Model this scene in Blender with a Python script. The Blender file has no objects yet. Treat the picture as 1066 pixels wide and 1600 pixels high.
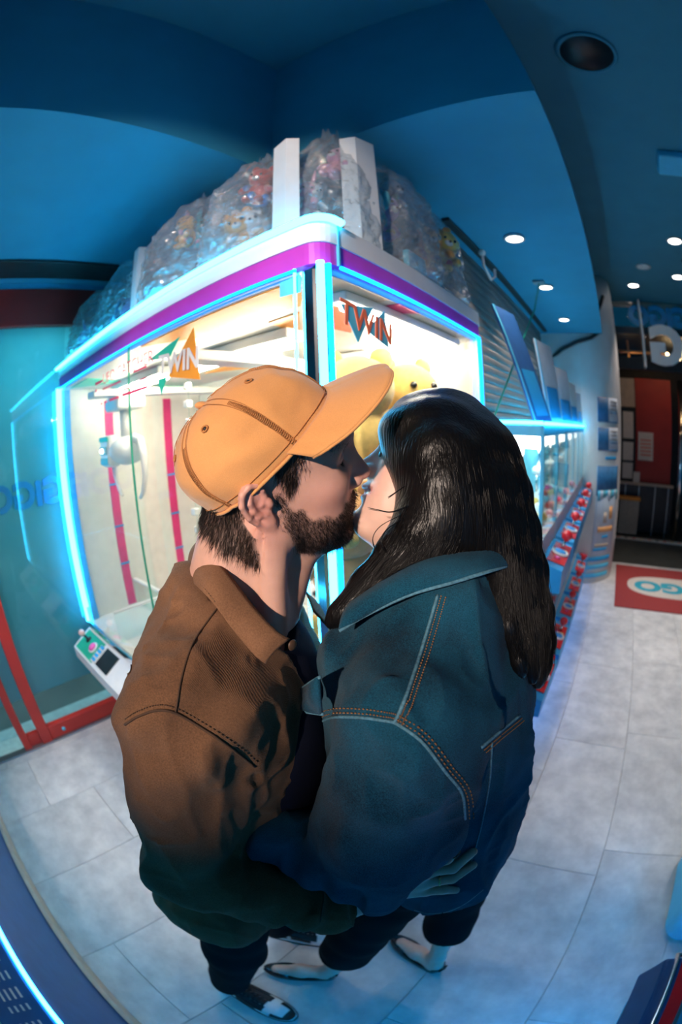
import bpy, bmesh, math, random
import numpy as np
from mathutils import Vector, Matrix, noise as mnoise
from mathutils.bvhtree import BVHTree
random.seed(7); rng = np.random.default_rng(7)
scene = bpy.context.scene
COL = scene.collection
PI = math.pi
# ------------------------------------------------------------------ camera (15 mm full-frame fisheye, portrait)
CAM_H = 1.70; YAW = math.radians(37.0); PITCH = math.radians(-11.6); ROLL = math.radians(-2.3)
F_PX = 667.0
def _R(p, r):
    cp, sp = math.cos(p), math.sin(p); cr, sr = math.cos(r), math.sin(r)
    base = np.array([[1, 0, 0], [0, 0, -1], [0, 1, 0]], float)
    roll = np.array([[cr, -sr, 0], [sr, cr, 0], [0, 0, 1]])
    pit = np.array([[1, 0, 0], [0, cp, -sp], [0, sp, cp]])
    return pit @ base @ roll
CAM_R = _R(PITCH, ROLL)
RZ = np.array([[math.cos(YAW), -math.sin(YAW), 0], [math.sin(YAW), math.cos(YAW), 0], [0, 0, 1]])
cd = bpy.data.cameras.new('camera'); cam = bpy.data.objects.new('camera', cd); COL.objects.link(cam)
cd.type = 'PANO'
cd.sensor_fit = 'AUTO'; cd.sensor_width = 36.0; cd.sensor_height = 24.0
for tgt in (cd, getattr(cd, 'cycles', None)):
    try:
        tgt.panorama_type = 'FISHEYE_EQUISOLID'; tgt.fisheye_lens = F_PX / 1600 * 36.0; tgt.fisheye_fov = math.radians(200)
    except Exception:
        pass
cd.clip_start = 0.01; cd.clip_end = 100; cd.lens = 15
cd.dof.use_dof = True; cd.dof.focus_distance = .52; cd.dof.aperture_fstop = 4.0
m4 = Matrix([list(r) + [0] for r in (RZ @ CAM_R)] + [[0, 0, 0, 1]]); m4.translation = (0, 0, CAM_H)
cam.matrix_world = m4
scene.cycles.transparent_max_bounces = 24; scene.cycles.max_bounces = 8; scene.cycles.use_denoising = True; scene.cycles.sample_clamp_indirect = 6
scene.camera = cam
# ------------------------------------------------------------------ world, exposure
w = bpy.data.worlds.new('world'); scene.world = w; w.use_nodes = True
w.node_tree.nodes['Background'].inputs[0].default_value = (0.005, 0.095, 0.19, 1)
w.node_tree.nodes['Background'].inputs[1].default_value = 0.24
vs = scene.view_settings
vs.view_transform = 'Standard'; vs.look = 'None'; vs.exposure = 0.25; vs.gamma = 1.0; vs.use_curve_mapping = False
# ------------------------------------------------------------------ ceiling downlights of the place, and lamps added out of view
def spot(name, loc, target, power, color, size=80, blend=.5, radius=.05):
    ld = bpy.data.lights.new(name, 'SPOT'); ld.energy = power; ld.color = color
    ld.spot_size = math.radians(size); ld.spot_blend = blend; ld.shadow_soft_size = radius
    o = bpy.data.objects.new(name, ld); COL.objects.link(o); o.location = loc
    o.rotation_euler = (Vector(target) - Vector(loc)).to_track_quat('-Z', 'Y').to_euler()
    return o
CZ = 3.43      # main ceiling height
SZ = 2.70      # dropped soffit height
KEY = (.30, -1.65, 2.35)      # added key lamp, unseen behind the viewer, aimed at the couple
spot('added_spot', KEY, (-.40, .42, 1.70), 270, (1.0, .80, .66), 30, 1.0, .03)
KEY2 = (.10, -1.65, 2.62)  # second added lamp out of view, brightens the toy bags
spot('added_spot', KEY2, (-.95, .80, 2.22), 190, (1.0, .84, .74), 27, .7, .03)
spot('downlight_lamp', (-1.35, -.62, SZ - .03), (-1.55, .40, 1.2), 150, (1.0, .84, .74), 66, .7, .05)
SOFFIT_DL = [(-.40, 2.09), (-.39, 2.97), (-.38, 3.96)]
MAIN_DL = [(.85, 3.72), (.46, 5.1), (.43, 5.9), (1.0, 4.7)]
for x, y in SOFFIT_DL: spot('downlight_lamp', (x, y, SZ - .02), (x, y, 0), 30, (1, .86, .76), 110, .6, .05)
for x, y in MAIN_DL: spot('downlight_lamp', (x, y, CZ - .02), (x, y, 0), 90, (1, .84, .74), 62, .6, .06)
spot('film_backlight', (-2.85, .55, 2.9), (-2.5, .55, 1.2), 260, (.45, .95, 1.0), 130, .8, .1)  # unseen lamp added outside to backlight the window film
spot('downlight_lamp', (1.15, 2.3, CZ - .02), (.75, 2.3, 0), 130, (1, .86, .80), 46, .6, .05)

# ------------------------------------------------------------------ materials
MATS = {}
def nt(name):
    m = bpy.data.materials.new(name); m.use_nodes = True; t = m.node_tree
    b = t.nodes['Principled BSDF']; MATS[name] = m
    return m, t, b
def pm(name, col, rough=.5, metal=0., var=.12, scale=18., bump=.0, bscale=None, spec=.5, emit=None, es=0., stretch=None, coat=0., sheen=0., trans=0.):
    m, t, b = nt(name); N = t.nodes; L = t.links
    tc = N.new('ShaderNodeTexCoord'); src = tc.outputs['Object']
    if stretch:
        mp = N.new('ShaderNodeMapping'); mp.inputs['Scale'].default_value = stretch; L.new(src, mp.inputs[0]); src = mp.outputs[0]
    nz = N.new('ShaderNodeTexNoise'); nz.inputs['Scale'].default_value = scale; nz.inputs['Detail'].default_value = 4
    L.new(src, nz.inputs['Vector'])
    rp = N.new('ShaderNodeValToRGB')
    lo = [max(0, c * (1 - var)) for c in col]; hi = [min(1, c * (1 + var) + var * .02) for c in col]
    rp.color_ramp.elements[0].position = .3; rp.color_ramp.elements[1].position = .7
    rp.color_ramp.elements[0].color = (*lo, 1); rp.color_ramp.elements[1].color = (*hi, 1)
    L.new(nz.outputs['Fac'], rp.inputs[0]); L.new(rp.outputs[0], b.inputs['Base Color'])
    b.inputs['Roughness'].default_value = rough; b.inputs['Metallic'].default_value = metal
    b.inputs['Specular IOR Level'].default_value = spec
    b.inputs['Coat Weight'].default_value = coat; b.inputs['Sheen Weight'].default_value = sheen
    b.inputs['Transmission Weight'].default_value = trans
    if bump:
        n2 = N.new('ShaderNodeTexNoise'); n2.inputs['Scale'].default_value = bscale or scale * 4; n2.inputs['Detail'].default_value = 5
        L.new(src, n2.inputs['Vector'])
        bp = N.new('ShaderNodeBump'); bp.inputs['Strength'].default_value = bump; bp.inputs['Distance'].default_value = .01
        L.new(n2.outputs['Fac'], bp.inputs['Height']); L.new(bp.outputs[0], b.inputs['Normal'])
    if emit:
        b.inputs['Emission Color'].default_value = (*emit, 1); b.inputs['Emission Strength'].default_value = es
    return m
def glassmat(name, tint=(.92, .97, .98), refl=1.0, rough=.02, ior=1.45, bump=0, bscale=20, base_refl=.0, haze=0.):
    m, t, b = nt(name); N = t.nodes; L = t.links; N.remove(b)
    out = N['Material Output']
    tr = N.new('ShaderNodeBsdfTransparent'); tr.inputs[0].default_value = (*tint, 1)
    gl = N.new('ShaderNodeBsdfGlossy'); gl.inputs['Roughness'].default_value = rough
    fr = N.new('ShaderNodeLayerWeight'); fr.inputs[0].default_value = .5
    pw = N.new('ShaderNodeMath'); pw.operation = 'POWER'; pw.inputs[1].default_value = 4.5; L.new(fr.outputs['Facing'], pw.inputs[0])
    mu = N.new('ShaderNodeMath'); mu.operation = 'MULTIPLY_ADD'; mu.inputs[1].default_value = refl; mu.inputs[2].default_value = base_refl + .025 * refl; mu.use_clamp = True
    L.new(pw.outputs[0], mu.inputs[0])
    mx = N.new('ShaderNodeMixShader'); L.new(mu.outputs[0], mx.inputs[0]); L.new(tr.outputs[0], mx.inputs[1]); L.new(gl.outputs[0], mx.inputs[2])
    if bump:
        tc = N.new('ShaderNodeTexCoord'); nz = N.new('ShaderNodeTexNoise'); nz.inputs['Scale'].default_value = bscale; nz.inputs['Detail'].default_value = 4
        nz.inputs['Distortion'].default_value = 1.5
        L.new(tc.outputs['Object'], nz.inputs['Vector'])
        bp = N.new('ShaderNodeBump'); bp.inputs['Strength'].default_value = bump; bp.inputs['Distance'].default_value = .02
        L.new(nz.outputs['Fac'], bp.inputs['Height'])
        L.new(bp.outputs[0], gl.inputs['Normal']); L.new(bp.outputs[0], fr.inputs['Normal'])
    if haze:
        df = N.new('ShaderNodeBsdfDiffuse'); df.inputs[0].default_value = (.85, .88, .9, 1); m2 = N.new('ShaderNodeMixShader'); m2.inputs[0].default_value = haze
        L.new(mx.outputs[0], m2.inputs[1]); L.new(df.outputs[0], m2.inputs[2]); mx = m2
    L.new(mx.outputs[0], out.inputs['Surface'])
    return m
def emitmat(name, col, s):
    m, t, b = nt(name); N = t.nodes; N.remove(b)
    e = N.new('ShaderNodeEmission'); e.inputs[0].default_value = (*col, 1); e.inputs[1].default_value = s
    t.links.new(e.outputs[0], N['Material Output'].inputs['Surface'])
    return m

# ------------------------------------------------------------------ mesh builder
class MB:
    def __init__(s): s.v = []; s.f = []; s.sm = []
    def add(s, vs, fs, smooth=False):
        o = len(s.v); s.v += [tuple(map(float, p)) for p in vs]
        for f in fs: s.f.append(tuple(i + o for i in f)); s.sm.append(smooth)
        return s
    def box(s, lo, hi, M=None, b=0.):
        x0, y0, z0 = lo; x1, y1, z1 = hi
        if b <= 0:
            vs = [(x0, y0, z0), (x1, y0, z0), (x1, y1, z0), (x0, y1, z0), (x0, y0, z1), (x1, y0, z1), (x1, y1, z1), (x0, y1, z1)]
            fs = [(0, 3, 2, 1), (4, 5, 6, 7), (0, 1, 5, 4), (1, 2, 6, 5), (2, 3, 7, 6), (3, 0, 4, 7)]
        else:
            bm = bmesh.new(); bmesh.ops.create_cube(bm, size=1)
            for v in bm.verts: v.co = ((x0 + x1) / 2 + v.co.x * (x1 - x0), (y0 + y1) / 2 + v.co.y * (y1 - y0), (z0 + z1) / 2 + v.co.z * (z1 - z0))
            bmesh.ops.bevel(bm, geom=bm.edges[:], offset=b, segments=2, affect='EDGES', profile=.5)
            bm.verts.index_update(); vs = [v.co[:] for v in bm.verts]; fs = [[v.index for v in f.verts] for f in bm.faces]; bm.free()
        if M is not None: vs = [M @ Vector(p) for p in vs]
        return s.add(vs, fs)
    def prism(s, poly, z0, z1, M=None):            # poly ccw in xy
        n = len(poly); vs = [(p[0], p[1], z0) for p in poly] + [(p[0], p[1], z1) for p in poly]
        fs = [tuple(range(n - 1, -1, -1)), tuple(range(n, 2 * n))] + [(i, (i + 1) % n, (i + 1) % n + n, i + n) for i in range(n)]
        if M is not None: vs = [M @ Vector(p) for p in vs]
        return s.add(vs, fs)
    def tube(s, pts, r, n=8, closed=False, cap=True, flat=1.0):
        pts = [Vector(p) for p in pts]; k = len(pts); rs = r if hasattr(r, '__len__') else [r] * k
        up = None; vs = []; 
        for i in range(k):
            a = pts[(i - 1) % k] if (closed or i > 0) else pts[i]; b_ = pts[(i + 1) % k] if (closed or i < k - 1) else pts[i]
            t = (b_ - a).normalized() if (b_ - a).length > 1e-9 else Vector((0, 0, 1))
            if up is None: up = t.orthogonal().normalized()
            up = (up - t * up.dot(t)); up = up.normalized() if up.length > 1e-6 else t.orthogonal().normalized()
            sd = t.cross(up)
            for j in range(n):
                a_ = 2 * PI * j / n; vs.append(pts[i] + (up * math.cos(a_) * flat + sd * math.sin(a_)) * rs[i])
        fs = []
        for i in range(k if closed else k - 1):
            i2 = (i + 1) % k
            for j in range(n): fs.append((i * n + j, i * n + (j + 1) % n, i2 * n + (j + 1) % n, i2 * n + j))
        if cap and not closed: fs += [tuple(range(n - 1, -1, -1)), tuple(range((k - 1) * n, k * n))]
        return s.add(vs, fs, True)
    def lathe(s, prof, c=(0, 0, 0), n=24, M=None, smooth=True):    # prof (r,z)
        vs = []; k = len(prof)
        for r, z in prof:
            for j in range(n): a = 2 * PI * j / n; vs.append((c[0] + r * math.cos(a), c[1] + r * math.sin(a), c[2] + z))
        fs = [(i * n + j, i * n + (j + 1) % n, (i + 1) * n + (j + 1) % n, (i + 1) * n + j) for i in range(k - 1) for j in range(n)]
        fs += [tuple(range(n - 1, -1, -1)), tuple(range((k - 1) * n, k * n))]
        if M is not None: vs = [M @ Vector(p) for p in vs]
        return s.add(vs, fs, smooth)
    def ball(s, c, r, n=14, sc=(1, 1, 1), M=None):
        prof = []; k = max(6, n // 2 + 1); vs = []
        for i in range(k + 1):
            a = -PI / 2 + PI * i / k; rr, zz = max(1e-4, math.cos(a)), math.sin(a)
            for j in range(n):
                b_ = 2 * PI * j / n; vs.append(Vector((rr * math.cos(b_) * r * sc[0], rr * math.sin(b_) * r * sc[1], zz * r * sc[2])))
        if M is not None: vs = [M @ p for p in vs]
        vs = [p + Vector(c) for p in vs]
        fs = [(i * n + j, i * n + (j + 1) % n, (i + 1) * n + (j + 1) % n, (i + 1) * n + j) for i in range(k) for j in range(n)]
        return s.add(vs, fs, True)
    def sheet(s, P, thick=0., close_u=False, smooth=True):   # P: [i][j] grid of points, optional thickness
        P = [[Vector(p) for p in r] for r in P]; nu, nv = len(P), len(P[0])
        def fac(o, flip):
            out = []
            for i in range(nu if close_u else nu - 1):
                for j in range(nv - 1):
                    q = (o + i * nv + j, o + ((i + 1) % nu) * nv + j, o + ((i + 1) % nu) * nv + j + 1, o + i * nv + j + 1)
                    out.append(q[::-1] if flip else q)
            return out
        vs = [p for r in P for p in r]; fs = fac(0, False)
        if thick:
            Nn = []
            for i in range(nu):
                for j in range(nv):
                    a = P[(i + 1) % nu if close_u else min(i + 1, nu - 1)][j] - P[(i - 1) % nu if close_u else max(i - 1, 0)][j]
                    b_ = P[i][min(j + 1, nv - 1)] - P[i][max(j - 1, 0)]
                    Nn.append(a.cross(b_).normalized())
            vs2 = [p - n_ * thick for p, n_ in zip(vs, Nn)]; o = len(vs); fs += fac(o, True)
            for j in (0, nv - 1):
                for i in range(nu if close_u else nu - 1):
                    i2 = (i + 1) % nu; q = (i * nv + j, i2 * nv + j, o + i2 * nv + j, o + i * nv + j); fs.append(q[::-1] if j == 0 else q)
            if not close_u:
                for i in (0, nu - 1):
                    for j in range(nv - 1):
                        q = (i * nv + j, i * nv + j + 1, o + i * nv + j + 1, o + i * nv + j); fs.append(q if i == 0 else q[::-1])
            vs = vs + vs2
        return s.add(vs, fs, smooth)
    def build(s, name, mat, parent=None, loc=None):
        off = Vector(loc) if loc is not None else (Vector(parent.get('_o', (0, 0, 0))) if parent is not None else Vector((0, 0, 0)))
        me = bpy.data.meshes.new(name)
        me.from_pydata([(x - off.x, y - off.y, z - off.z) for x, y, z in s.v], [], s.f)
        me.polygons.foreach_set('use_smooth', s.sm); me.update()
        if isinstance(mat, str): mat = MATS[mat]
        me.materials.append(mat)
        o = bpy.data.objects.new(name, me); COL.objects.link(o)
        if parent is not None: o.parent = parent
        elif loc is not None: o.location = loc
        o['_o'] = off[:]
        return o
def tag(o, label=None, cat=None, group=None, kind=None):
    if label: o['label'] = label
    if cat: o['category'] = cat
    if group: o['group'] = group
    if kind: o['kind'] = kind
    return o
def thing(name, label, cat, loc=(0, 0, 0), group=None, rz=0):
    o = bpy.data.objects.new(name, None); COL.objects.link(o); o.location = loc; o.rotation_euler = (0, 0, rz); o['_o'] = tuple(loc); o.empty_display_size = .1
    return tag(o, label, cat, group)
def struct(name, mb, mat, parent=None):
    o = mb.build(name, mat, parent)
    if parent is None: o['kind'] = 'structure'
    return o
def box(lo, hi, b=0., M=None): return MB().box(lo, hi, M, b)
def dup(root, loc=None, rz=None, parent=None):
    r = root.copy(); COL.objects.link(r)
    if parent is not None: r.parent = parent
    if loc is not None: r.location = loc
    if rz is not None: r.rotation_euler = (0, 0, rz)
    for ch in list(root.children): dup(ch, parent=r)
    return r
def setmat(o, m):
    m = MATS[m] if isinstance(m, str) else m
    o.material_slots[0].link = 'OBJECT'; o.material_slots[0].material = m
def text(name, body, size, M, mat, parent=None, ext=.001, offset=0., align='CENTER', sx=1.0, shear=0.):
    cu = bpy.data.curves.new(name, 'FONT'); cu.body = body; cu.size = size; cu.extrude = ext; cu.offset = offset; cu.align_x = align; cu.align_y = 'CENTER'; cu.resolution_u = 4; cu.shear = shear
    t = bpy.data.objects.new(name + '_tmp', cu); COL.objects.link(t)
    dg = bpy.context.evaluated_depsgraph_get(); me = bpy.data.meshes.new_from_object(t.evaluated_get(dg)); bpy.data.objects.remove(t); bpy.data.curves.remove(cu)
    off = Vector(parent.get('_o', (0, 0, 0))) if parent is not None else Vector((0, 0, 0))
    M = Matrix(M)
    for v in me.vertices:
        p = M @ Vector((v.co.x * sx, v.co.y, v.co.z)); v.co = p - off
    if M.to_3x3().determinant() * sx < 0: me.flip_normals()
    me.materials.clear()
    # every letter becomes a piece of its own
    bm = bmesh.new(); bm.from_mesh(me); bm.verts.ensure_lookup_table(); inv = M.inverted(); seen = set(); isl = []
    for v in bm.verts:
        if v.index in seen: continue
        st = [v]; seen.add(v.index); grp = []
        while st:
            q = st.pop(); grp.append(q)
            for e in q.link_edges:
                o_ = e.other_vert(q)
                if o_.index not in seen: seen.add(o_.index); st.append(o_)
        xs = [(inv @ (q.co + off)).x for q in grp]; isl.append([min(xs), max(xs), {q.index for q in grp}])
    isl.sort(key=lambda r: r[0]); mg = []
    for r in isl:
        if mg and r[0] < mg[-1][1] - .3 * min(r[1] - r[0], mg[-1][1] - mg[-1][0]): mg[-1][1] = max(mg[-1][1], r[1]); mg[-1][2] |= r[2]
        else: mg.append(r)
    first = None
    for r in mg:
        ids = sorted(r[2]); mp = {k: i for i, k in enumerate(ids)}
        vs_ = [bm.verts[k].co[:] for k in ids]; fs_ = [[mp[v.index] for v in f.verts] for f in bm.faces if f.verts[0].index in r[2]]
        m2 = bpy.data.meshes.new(name); m2.from_pydata(vs_, [], fs_); m2.update(); m2.materials.append(MATS[mat] if isinstance(mat, str) else mat)
        o = bpy.data.objects.new(name, m2); COL.objects.link(o)
        if parent is not None: o.parent = parent
        o['_o'] = off[:]; first = first or o
    bm.free(); bpy.data.meshes.remove(me)
    return first
def frame(origin, xax, yax):
    x = Vector(xax).normalized(); y = Vector(yax).normalized(); z = x.cross(y)
    return Matrix(((x.x, y.x, z.x, origin[0]), (x.y, y.y, z.y, origin[1]), (x.z, y.z, z.z, origin[2]), (0, 0, 0, 1)))
# ================================================================== MATERIALS OF THE PLACE
pm('ceiling_blue_cast', (.04, .34, .50), .75, var=.04, scale=6, bump=.03, bscale=120)  # white ceiling; the blue light falling on it is put into the colour
pm('ceiling_main', (.05, .25, .34), .8, var=.04, scale=6, bump=.03, bscale=120)  # blue cast of the light put into this colour as well
pm('white_wall', (.72, .70, .68), .55, var=.04, scale=8, bump=.03, bscale=150)
pm('slab', (.36, .36, .37), .8)
pm('red_frame', (.55, .035, .025), .38, var=.10, scale=5, bump=.02, bscale=90)
pm('dark_metal', (.015, .02, .024), .5, var=.2)
pm('grey_metal', (.36, .37, .38), .35, metal=.8, var=.08)
pm('chrome', (.72, .74, .77), .12, metal=1., var=.03)
pm('shutter_steel', (.30, .28, .26), .45, metal=.35, var=.08, scale=30, bump=.03)
pm('film_teal', (.10, .42, .50), .5, var=.14, scale=2.2, stretch=(1, 1, .6))
m, t, b = nt('window_sheet'); N = t.nodes; L = t.links
tc = N.new('ShaderNodeTexCoord'); n1 = N.new('ShaderNodeTexNoise'); n1.inputs['Scale'].default_value = 2.4; n1.inputs['Detail'].default_value = 5; L.new(tc.outputs['Object'], n1.inputs['Vector'])
r1 = N.new('ShaderNodeValToRGB'); r1.color_ramp.elements[0].color = (.10, .50, .58, 1); r1.color_ramp.elements[1].color = (.42, .74, .76, 1); L.new(n1.outputs['Fac'], r1.inputs[0])
d_ = N.new('ShaderNodeBsdfDiffuse'); t_ = N.new('ShaderNodeBsdfTranslucent'); L.new(r1.outputs[0], d_.inputs[0]); L.new(r1.outputs[0], t_.inputs[0])
mx = N.new('ShaderNodeMixShader'); mx.inputs[0].default_value = .6; L.new(d_.outputs[0], mx.inputs[1]); L.new(t_.outputs[0], mx.inputs[2]); N.remove(b); L.new(mx.outputs[0], N['Material Output'].inputs['Surface'])
pm('outside_grey', (.06, .075, .075), .7, var=.2, scale=3)
pm('white_plastic', (.82, .82, .82), .35, var=.03, spec=.5)
pm('cyan_plastic', (.10, .55, .78), .4, var=.05)
pm('blue_plastic', (.03, .30, .72), .35, var=.06)
pm('deep_blue', (.02, .10, .30), .4, var=.1)
pm('black_plastic', (.012, .013, .016), .35, var=.2)
pm('red_plastic', (.72, .02, .03), .25, var=.08, coat=.4)
pm('pink_plastic', (.85, .12, .42), .25, var=.08, coat=.4)
pm('yellow_plastic', (.85, .60, .12), .3, var=.08)
pm('green_panel', (.02, .42, .26), .4, var=.08)
pm('orange_panel', (.92, .36, .04), .4, var=.10, scale=9)
pm('pale_panel', (.80, .78, .72), .4, var=.05)
pm('purple_band', (.56, .06, .62), .35, var=.05)
pm('magenta_stripe', (.62, .03, .18), .4, var=.12)
pm('orange_text', (.85, .18, .08), .5, var=.04)
pm('pink_text', (.80, .04, .16), .5, var=.04)
pm('green_sheet', (.03, .55, .38), .4, var=.05)
pm('sign_blue', (.02, .36, .72), .35, var=.04)
pm('teal_text', (.02, .33, .45), .8, var=.1)
pm('carpet_red', (.30, .035, .035), .95, var=.25, scale=90, bump=.3, bscale=400)
pm('carpet_white', (.60, .55, .50), .95, var=.12, scale=90, bump=.3, bscale=400)
pm('dark_tile', (.05, .055, .05), .35, var=.2, scale=7)
pm('red_wall', (.42, .03, .02), .5, var=.1, scale=4)
pm('beige', (.55, .45, .36), .6, var=.1)
pm('paper', (.80, .74, .68), .7, var=.05)
pm('lamp_rim', (.75, .73, .70), .4)
pm('poster_navy', (.03, .16, .34), .5, var=.2)
pm('poster_pale', (.55, .62, .70), .5, var=.06)
pm('poster_orange', (.85, .42, .16), .5, var=.1)
emitmat('lamp_glow', (1, .90, .82), 9)
emitmat('bulb_glow', (1, .62, .30), 14)
emitmat('neon_cyan', (.03, .56, 1.0), 20)
emitmat('neon_fill', (.02, .45, 1.0), 7)
emitmat('neon_row_fill', (.0, .40, 1.0), 9)
emitmat('neon_floor_fill', (.0, .42, .95), 40)
emitmat('neon_blue', (.005, .30, 1.0), 5)
emitmat('tube_white', (1.0, .86, .66), 75)
glassmat('glass', (.95, .985, .98), 1.0, .01)
glassmat('glass_side', (.93, .97, .99), 1.5, .02)
glassmat('glass_door', (.86, .94, .96), 1.6, .015)
glassmat('acrylic', (.90, .98, .98), 1.0, .03)
# vinyl floor: mottled pale grey with each tile a shade of its own
m, t, b = nt('vinyl'); N = t.nodes; L = t.links
tc = N.new('ShaderNodeTexCoord'); oi = N.new('ShaderNodeObjectInfo'); va = N.new('ShaderNodeVectorMath'); va.operation = 'ADD'
L.new(tc.outputs['Object'], va.inputs[0]); mu = N.new('ShaderNodeVectorMath'); mu.operation = 'SCALE'; mu.inputs['Scale'].default_value = 9
cb = N.new('ShaderNodeCombineXYZ'); L.new(oi.outputs['Random'], cb.inputs[0]); L.new(oi.outputs['Random'], cb.inputs[1]); L.new(cb.outputs[0], mu.inputs[0]); L.new(mu.outputs[0], va.inputs[1])
n1 = N.new('ShaderNodeTexNoise'); n1.inputs['Scale'].default_value = 7; n1.inputs['Detail'].default_value = 9; n1.inputs['Roughness'].default_value = .66; L.new(va.outputs[0], n1.inputs['Vector'])
r1 = N.new('ShaderNodeValToRGB'); r1.color_ramp.elements[0].position = .34; r1.color_ramp.elements[1].position = .68
r1.color_ramp.elements[0].color = (.47, .475, .48, 1); r1.color_ramp.elements[1].color = (.72, .715, .70, 1); L.new(n1.outputs['Fac'], r1.inputs[0])
hs = N.new('ShaderNodeHueSaturation'); mr = N.new('ShaderNodeMapRange'); mr.inputs['To Min'].default_value = .92; mr.inputs['To Max'].default_value = 1.06
L.new(oi.outputs['Random'], mr.inputs['Value']); L.new(mr.outputs[0], hs.inputs['Value']); L.new(r1.outputs[0], hs.inputs['Color']); L.new(hs.outputs[0], b.inputs['Base Color'])
b.inputs['Roughness'].default_value = .38; b.inputs['Specular IOR Level'].default_value = .4
bp = N.new('ShaderNodeBump'); bp.inputs['Strength'].default_value = .06; L.new(n1.outputs['Fac'], bp.inputs['Height']); L.new(bp.outputs[0], b.inputs['Normal'])

# ================================================================== SETTING
floor = struct('floor', box((-2.75, -2.2, -.08), (3.0, 5.62, -.006)), 'slab')
TX, TY = .457, .914
tile_me = None
cols = range(-4, 8)
for ci in cols:
    x0 = -.95 + TX * ci
    off = -.28 + (.155 if ci % 2 else 0) + (.457 if ci % 4 >= 2 else 0)
    for ri in range(-3, 8):
        y0 = off + TY * ri
        a, b_ = max(x0, -2.42), min(x0 + TX, 2.9); c_, d_ = max(y0, -2.1), min(y0 + TY, 5.60)
        if b_ - a < .03 or d_ - c_ < .03: continue
        full = abs(b_ - a - TX) < 1e-6 and abs(d_ - c_ - TY) < 1e-6
        if full and tile_me is not None:
            o = bpy.data.objects.new('floor_tile', tile_me); COL.objects.link(o); o.parent = floor; o.location = (a, c_, 0)
        else:
            mb = MB(); g = .0005; e = .0016; w_, h_ = b_ - a, d_ - c_
            P = [(g, g, -.006), (w_ - g, g, -.006), (w_ - g, h_ - g, -.006), (g, h_ - g, -.006), (g + e, g + e, 0), (w_ - g - e, g + e, 0), (w_ - g - e, h_ - g - e, 0), (g + e, h_ - g - e, 0)]
            mb.add(P, [(4, 5, 6, 7), (0, 1, 5, 4), (1, 2, 6, 5), (2, 3, 7, 6), (3, 0, 4, 7)])
            o = mb.build('floor_tile', 'vinyl', None); o.parent = floor; o.location = (a, c_, 0)
            if full: tile_me = o.data
struct('floor_hall', box((-1.6, 5.62, -.08), (3.4, 9.2, -.004)), 'dark_tile')

# main ceiling and dropped soffit with its recessed corner
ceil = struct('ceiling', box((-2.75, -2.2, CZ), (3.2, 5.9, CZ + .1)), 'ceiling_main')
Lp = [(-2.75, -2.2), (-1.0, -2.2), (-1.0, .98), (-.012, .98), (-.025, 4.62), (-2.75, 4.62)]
struct('ceiling_soffit', MB().prism(Lp, SZ, CZ - .001), 'ceiling_blue_cast')
struct('trim_1', box((-2.33, -1.5, SZ - .015), (-2.10, 4.5, SZ - .0005), .004), 'dark_metal')
struct('trim_2', box((-.672, 1.75, SZ - .018), (-.63, 4.45, SZ - .0005), .004), 'dark_metal')
def downlight(x, y, z, r, label):
    t_ = thing('ceiling_downlight', label, 'downlight', (x, y, z - .012), 'round ceiling downlights')
    MB().lathe([(r, .012), (r * 1.12, .004), (r * 1.1, -.002), (r * .9, -.004), (r * .86, .006)], (x, y, z - .012), 28).build('rim', 'lamp_rim', t_)
    MB().lathe([(.001, .003), (r * .86, .003), (r * .84, -.001), (.001, -.003)], (x, y, z - .012), 28).build('lens', 'lamp_glow', t_)
for (x, y), lb in zip(SOFFIT_DL, ('round downlight in the blue soffit nearest the plush bags', 'round downlight in the blue soffit, second towards the white pillar', 'small round downlight in the soffit closest to the white pillar')):
    downlight(x, y, SZ, .052, lb)
for (x, y), lb in zip(MAIN_DL, ('largest lit downlight in the dark ceiling at the right edge', 'small lit downlight left of centre near the shop sign', 'small lit downlight just above the blue shop sign', 'lit downlight at the right edge, beyond the largest one')):
    downlight(x, y, CZ, .075, lb)
MB().lathe([(.001, .0), (.085, 0), (.09, -.008), (.06, -.012), (.001, -.012)], (.56, 4.46, CZ), 24).build('smoke_detector', 'lamp_rim')
tag(bpy.data.objects['smoke_detector'], 'flat pale round smoke detector on the dark ceiling among the lit downlights', 'smoke detector')
sp_ = thing('ceiling_speaker', 'large black round speaker grille in the dark ceiling', 'speaker', (.315, 1.42, CZ - .012))
MB().lathe([(.150, .012), (.152, .0), (.132, -.004), (.130, .01)], (.315, 1.42, CZ - .012), 40).build('rim', 'ceiling_main', sp_)
MB().lathe([(.001, .004), (.132, .004), (.128, -.002), (.001, -.004)], (.315, 1.42, CZ - .012), 40).build('grille', 'black_plastic', sp_)
tag(box((.62, 2.28, CZ - .06), (.84, 2.52, CZ - .0005), .015).build('ceiling_access_box', 'cyan_plastic'), 'pale teal rectangular box fixed under the dark ceiling', 'ceiling box')
MB().lathe([(.001, 0), (.02, 0), (.018, -.02), (.001, -.025)], (1.0, 4.2, CZ), 12).build('sprinkler_head', 'dark_metal')
tag(bpy.data.objects['sprinkler_head'], 'tiny dark sprinkler head on the ceiling below the largest downlight', 'sprinkler')

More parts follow.
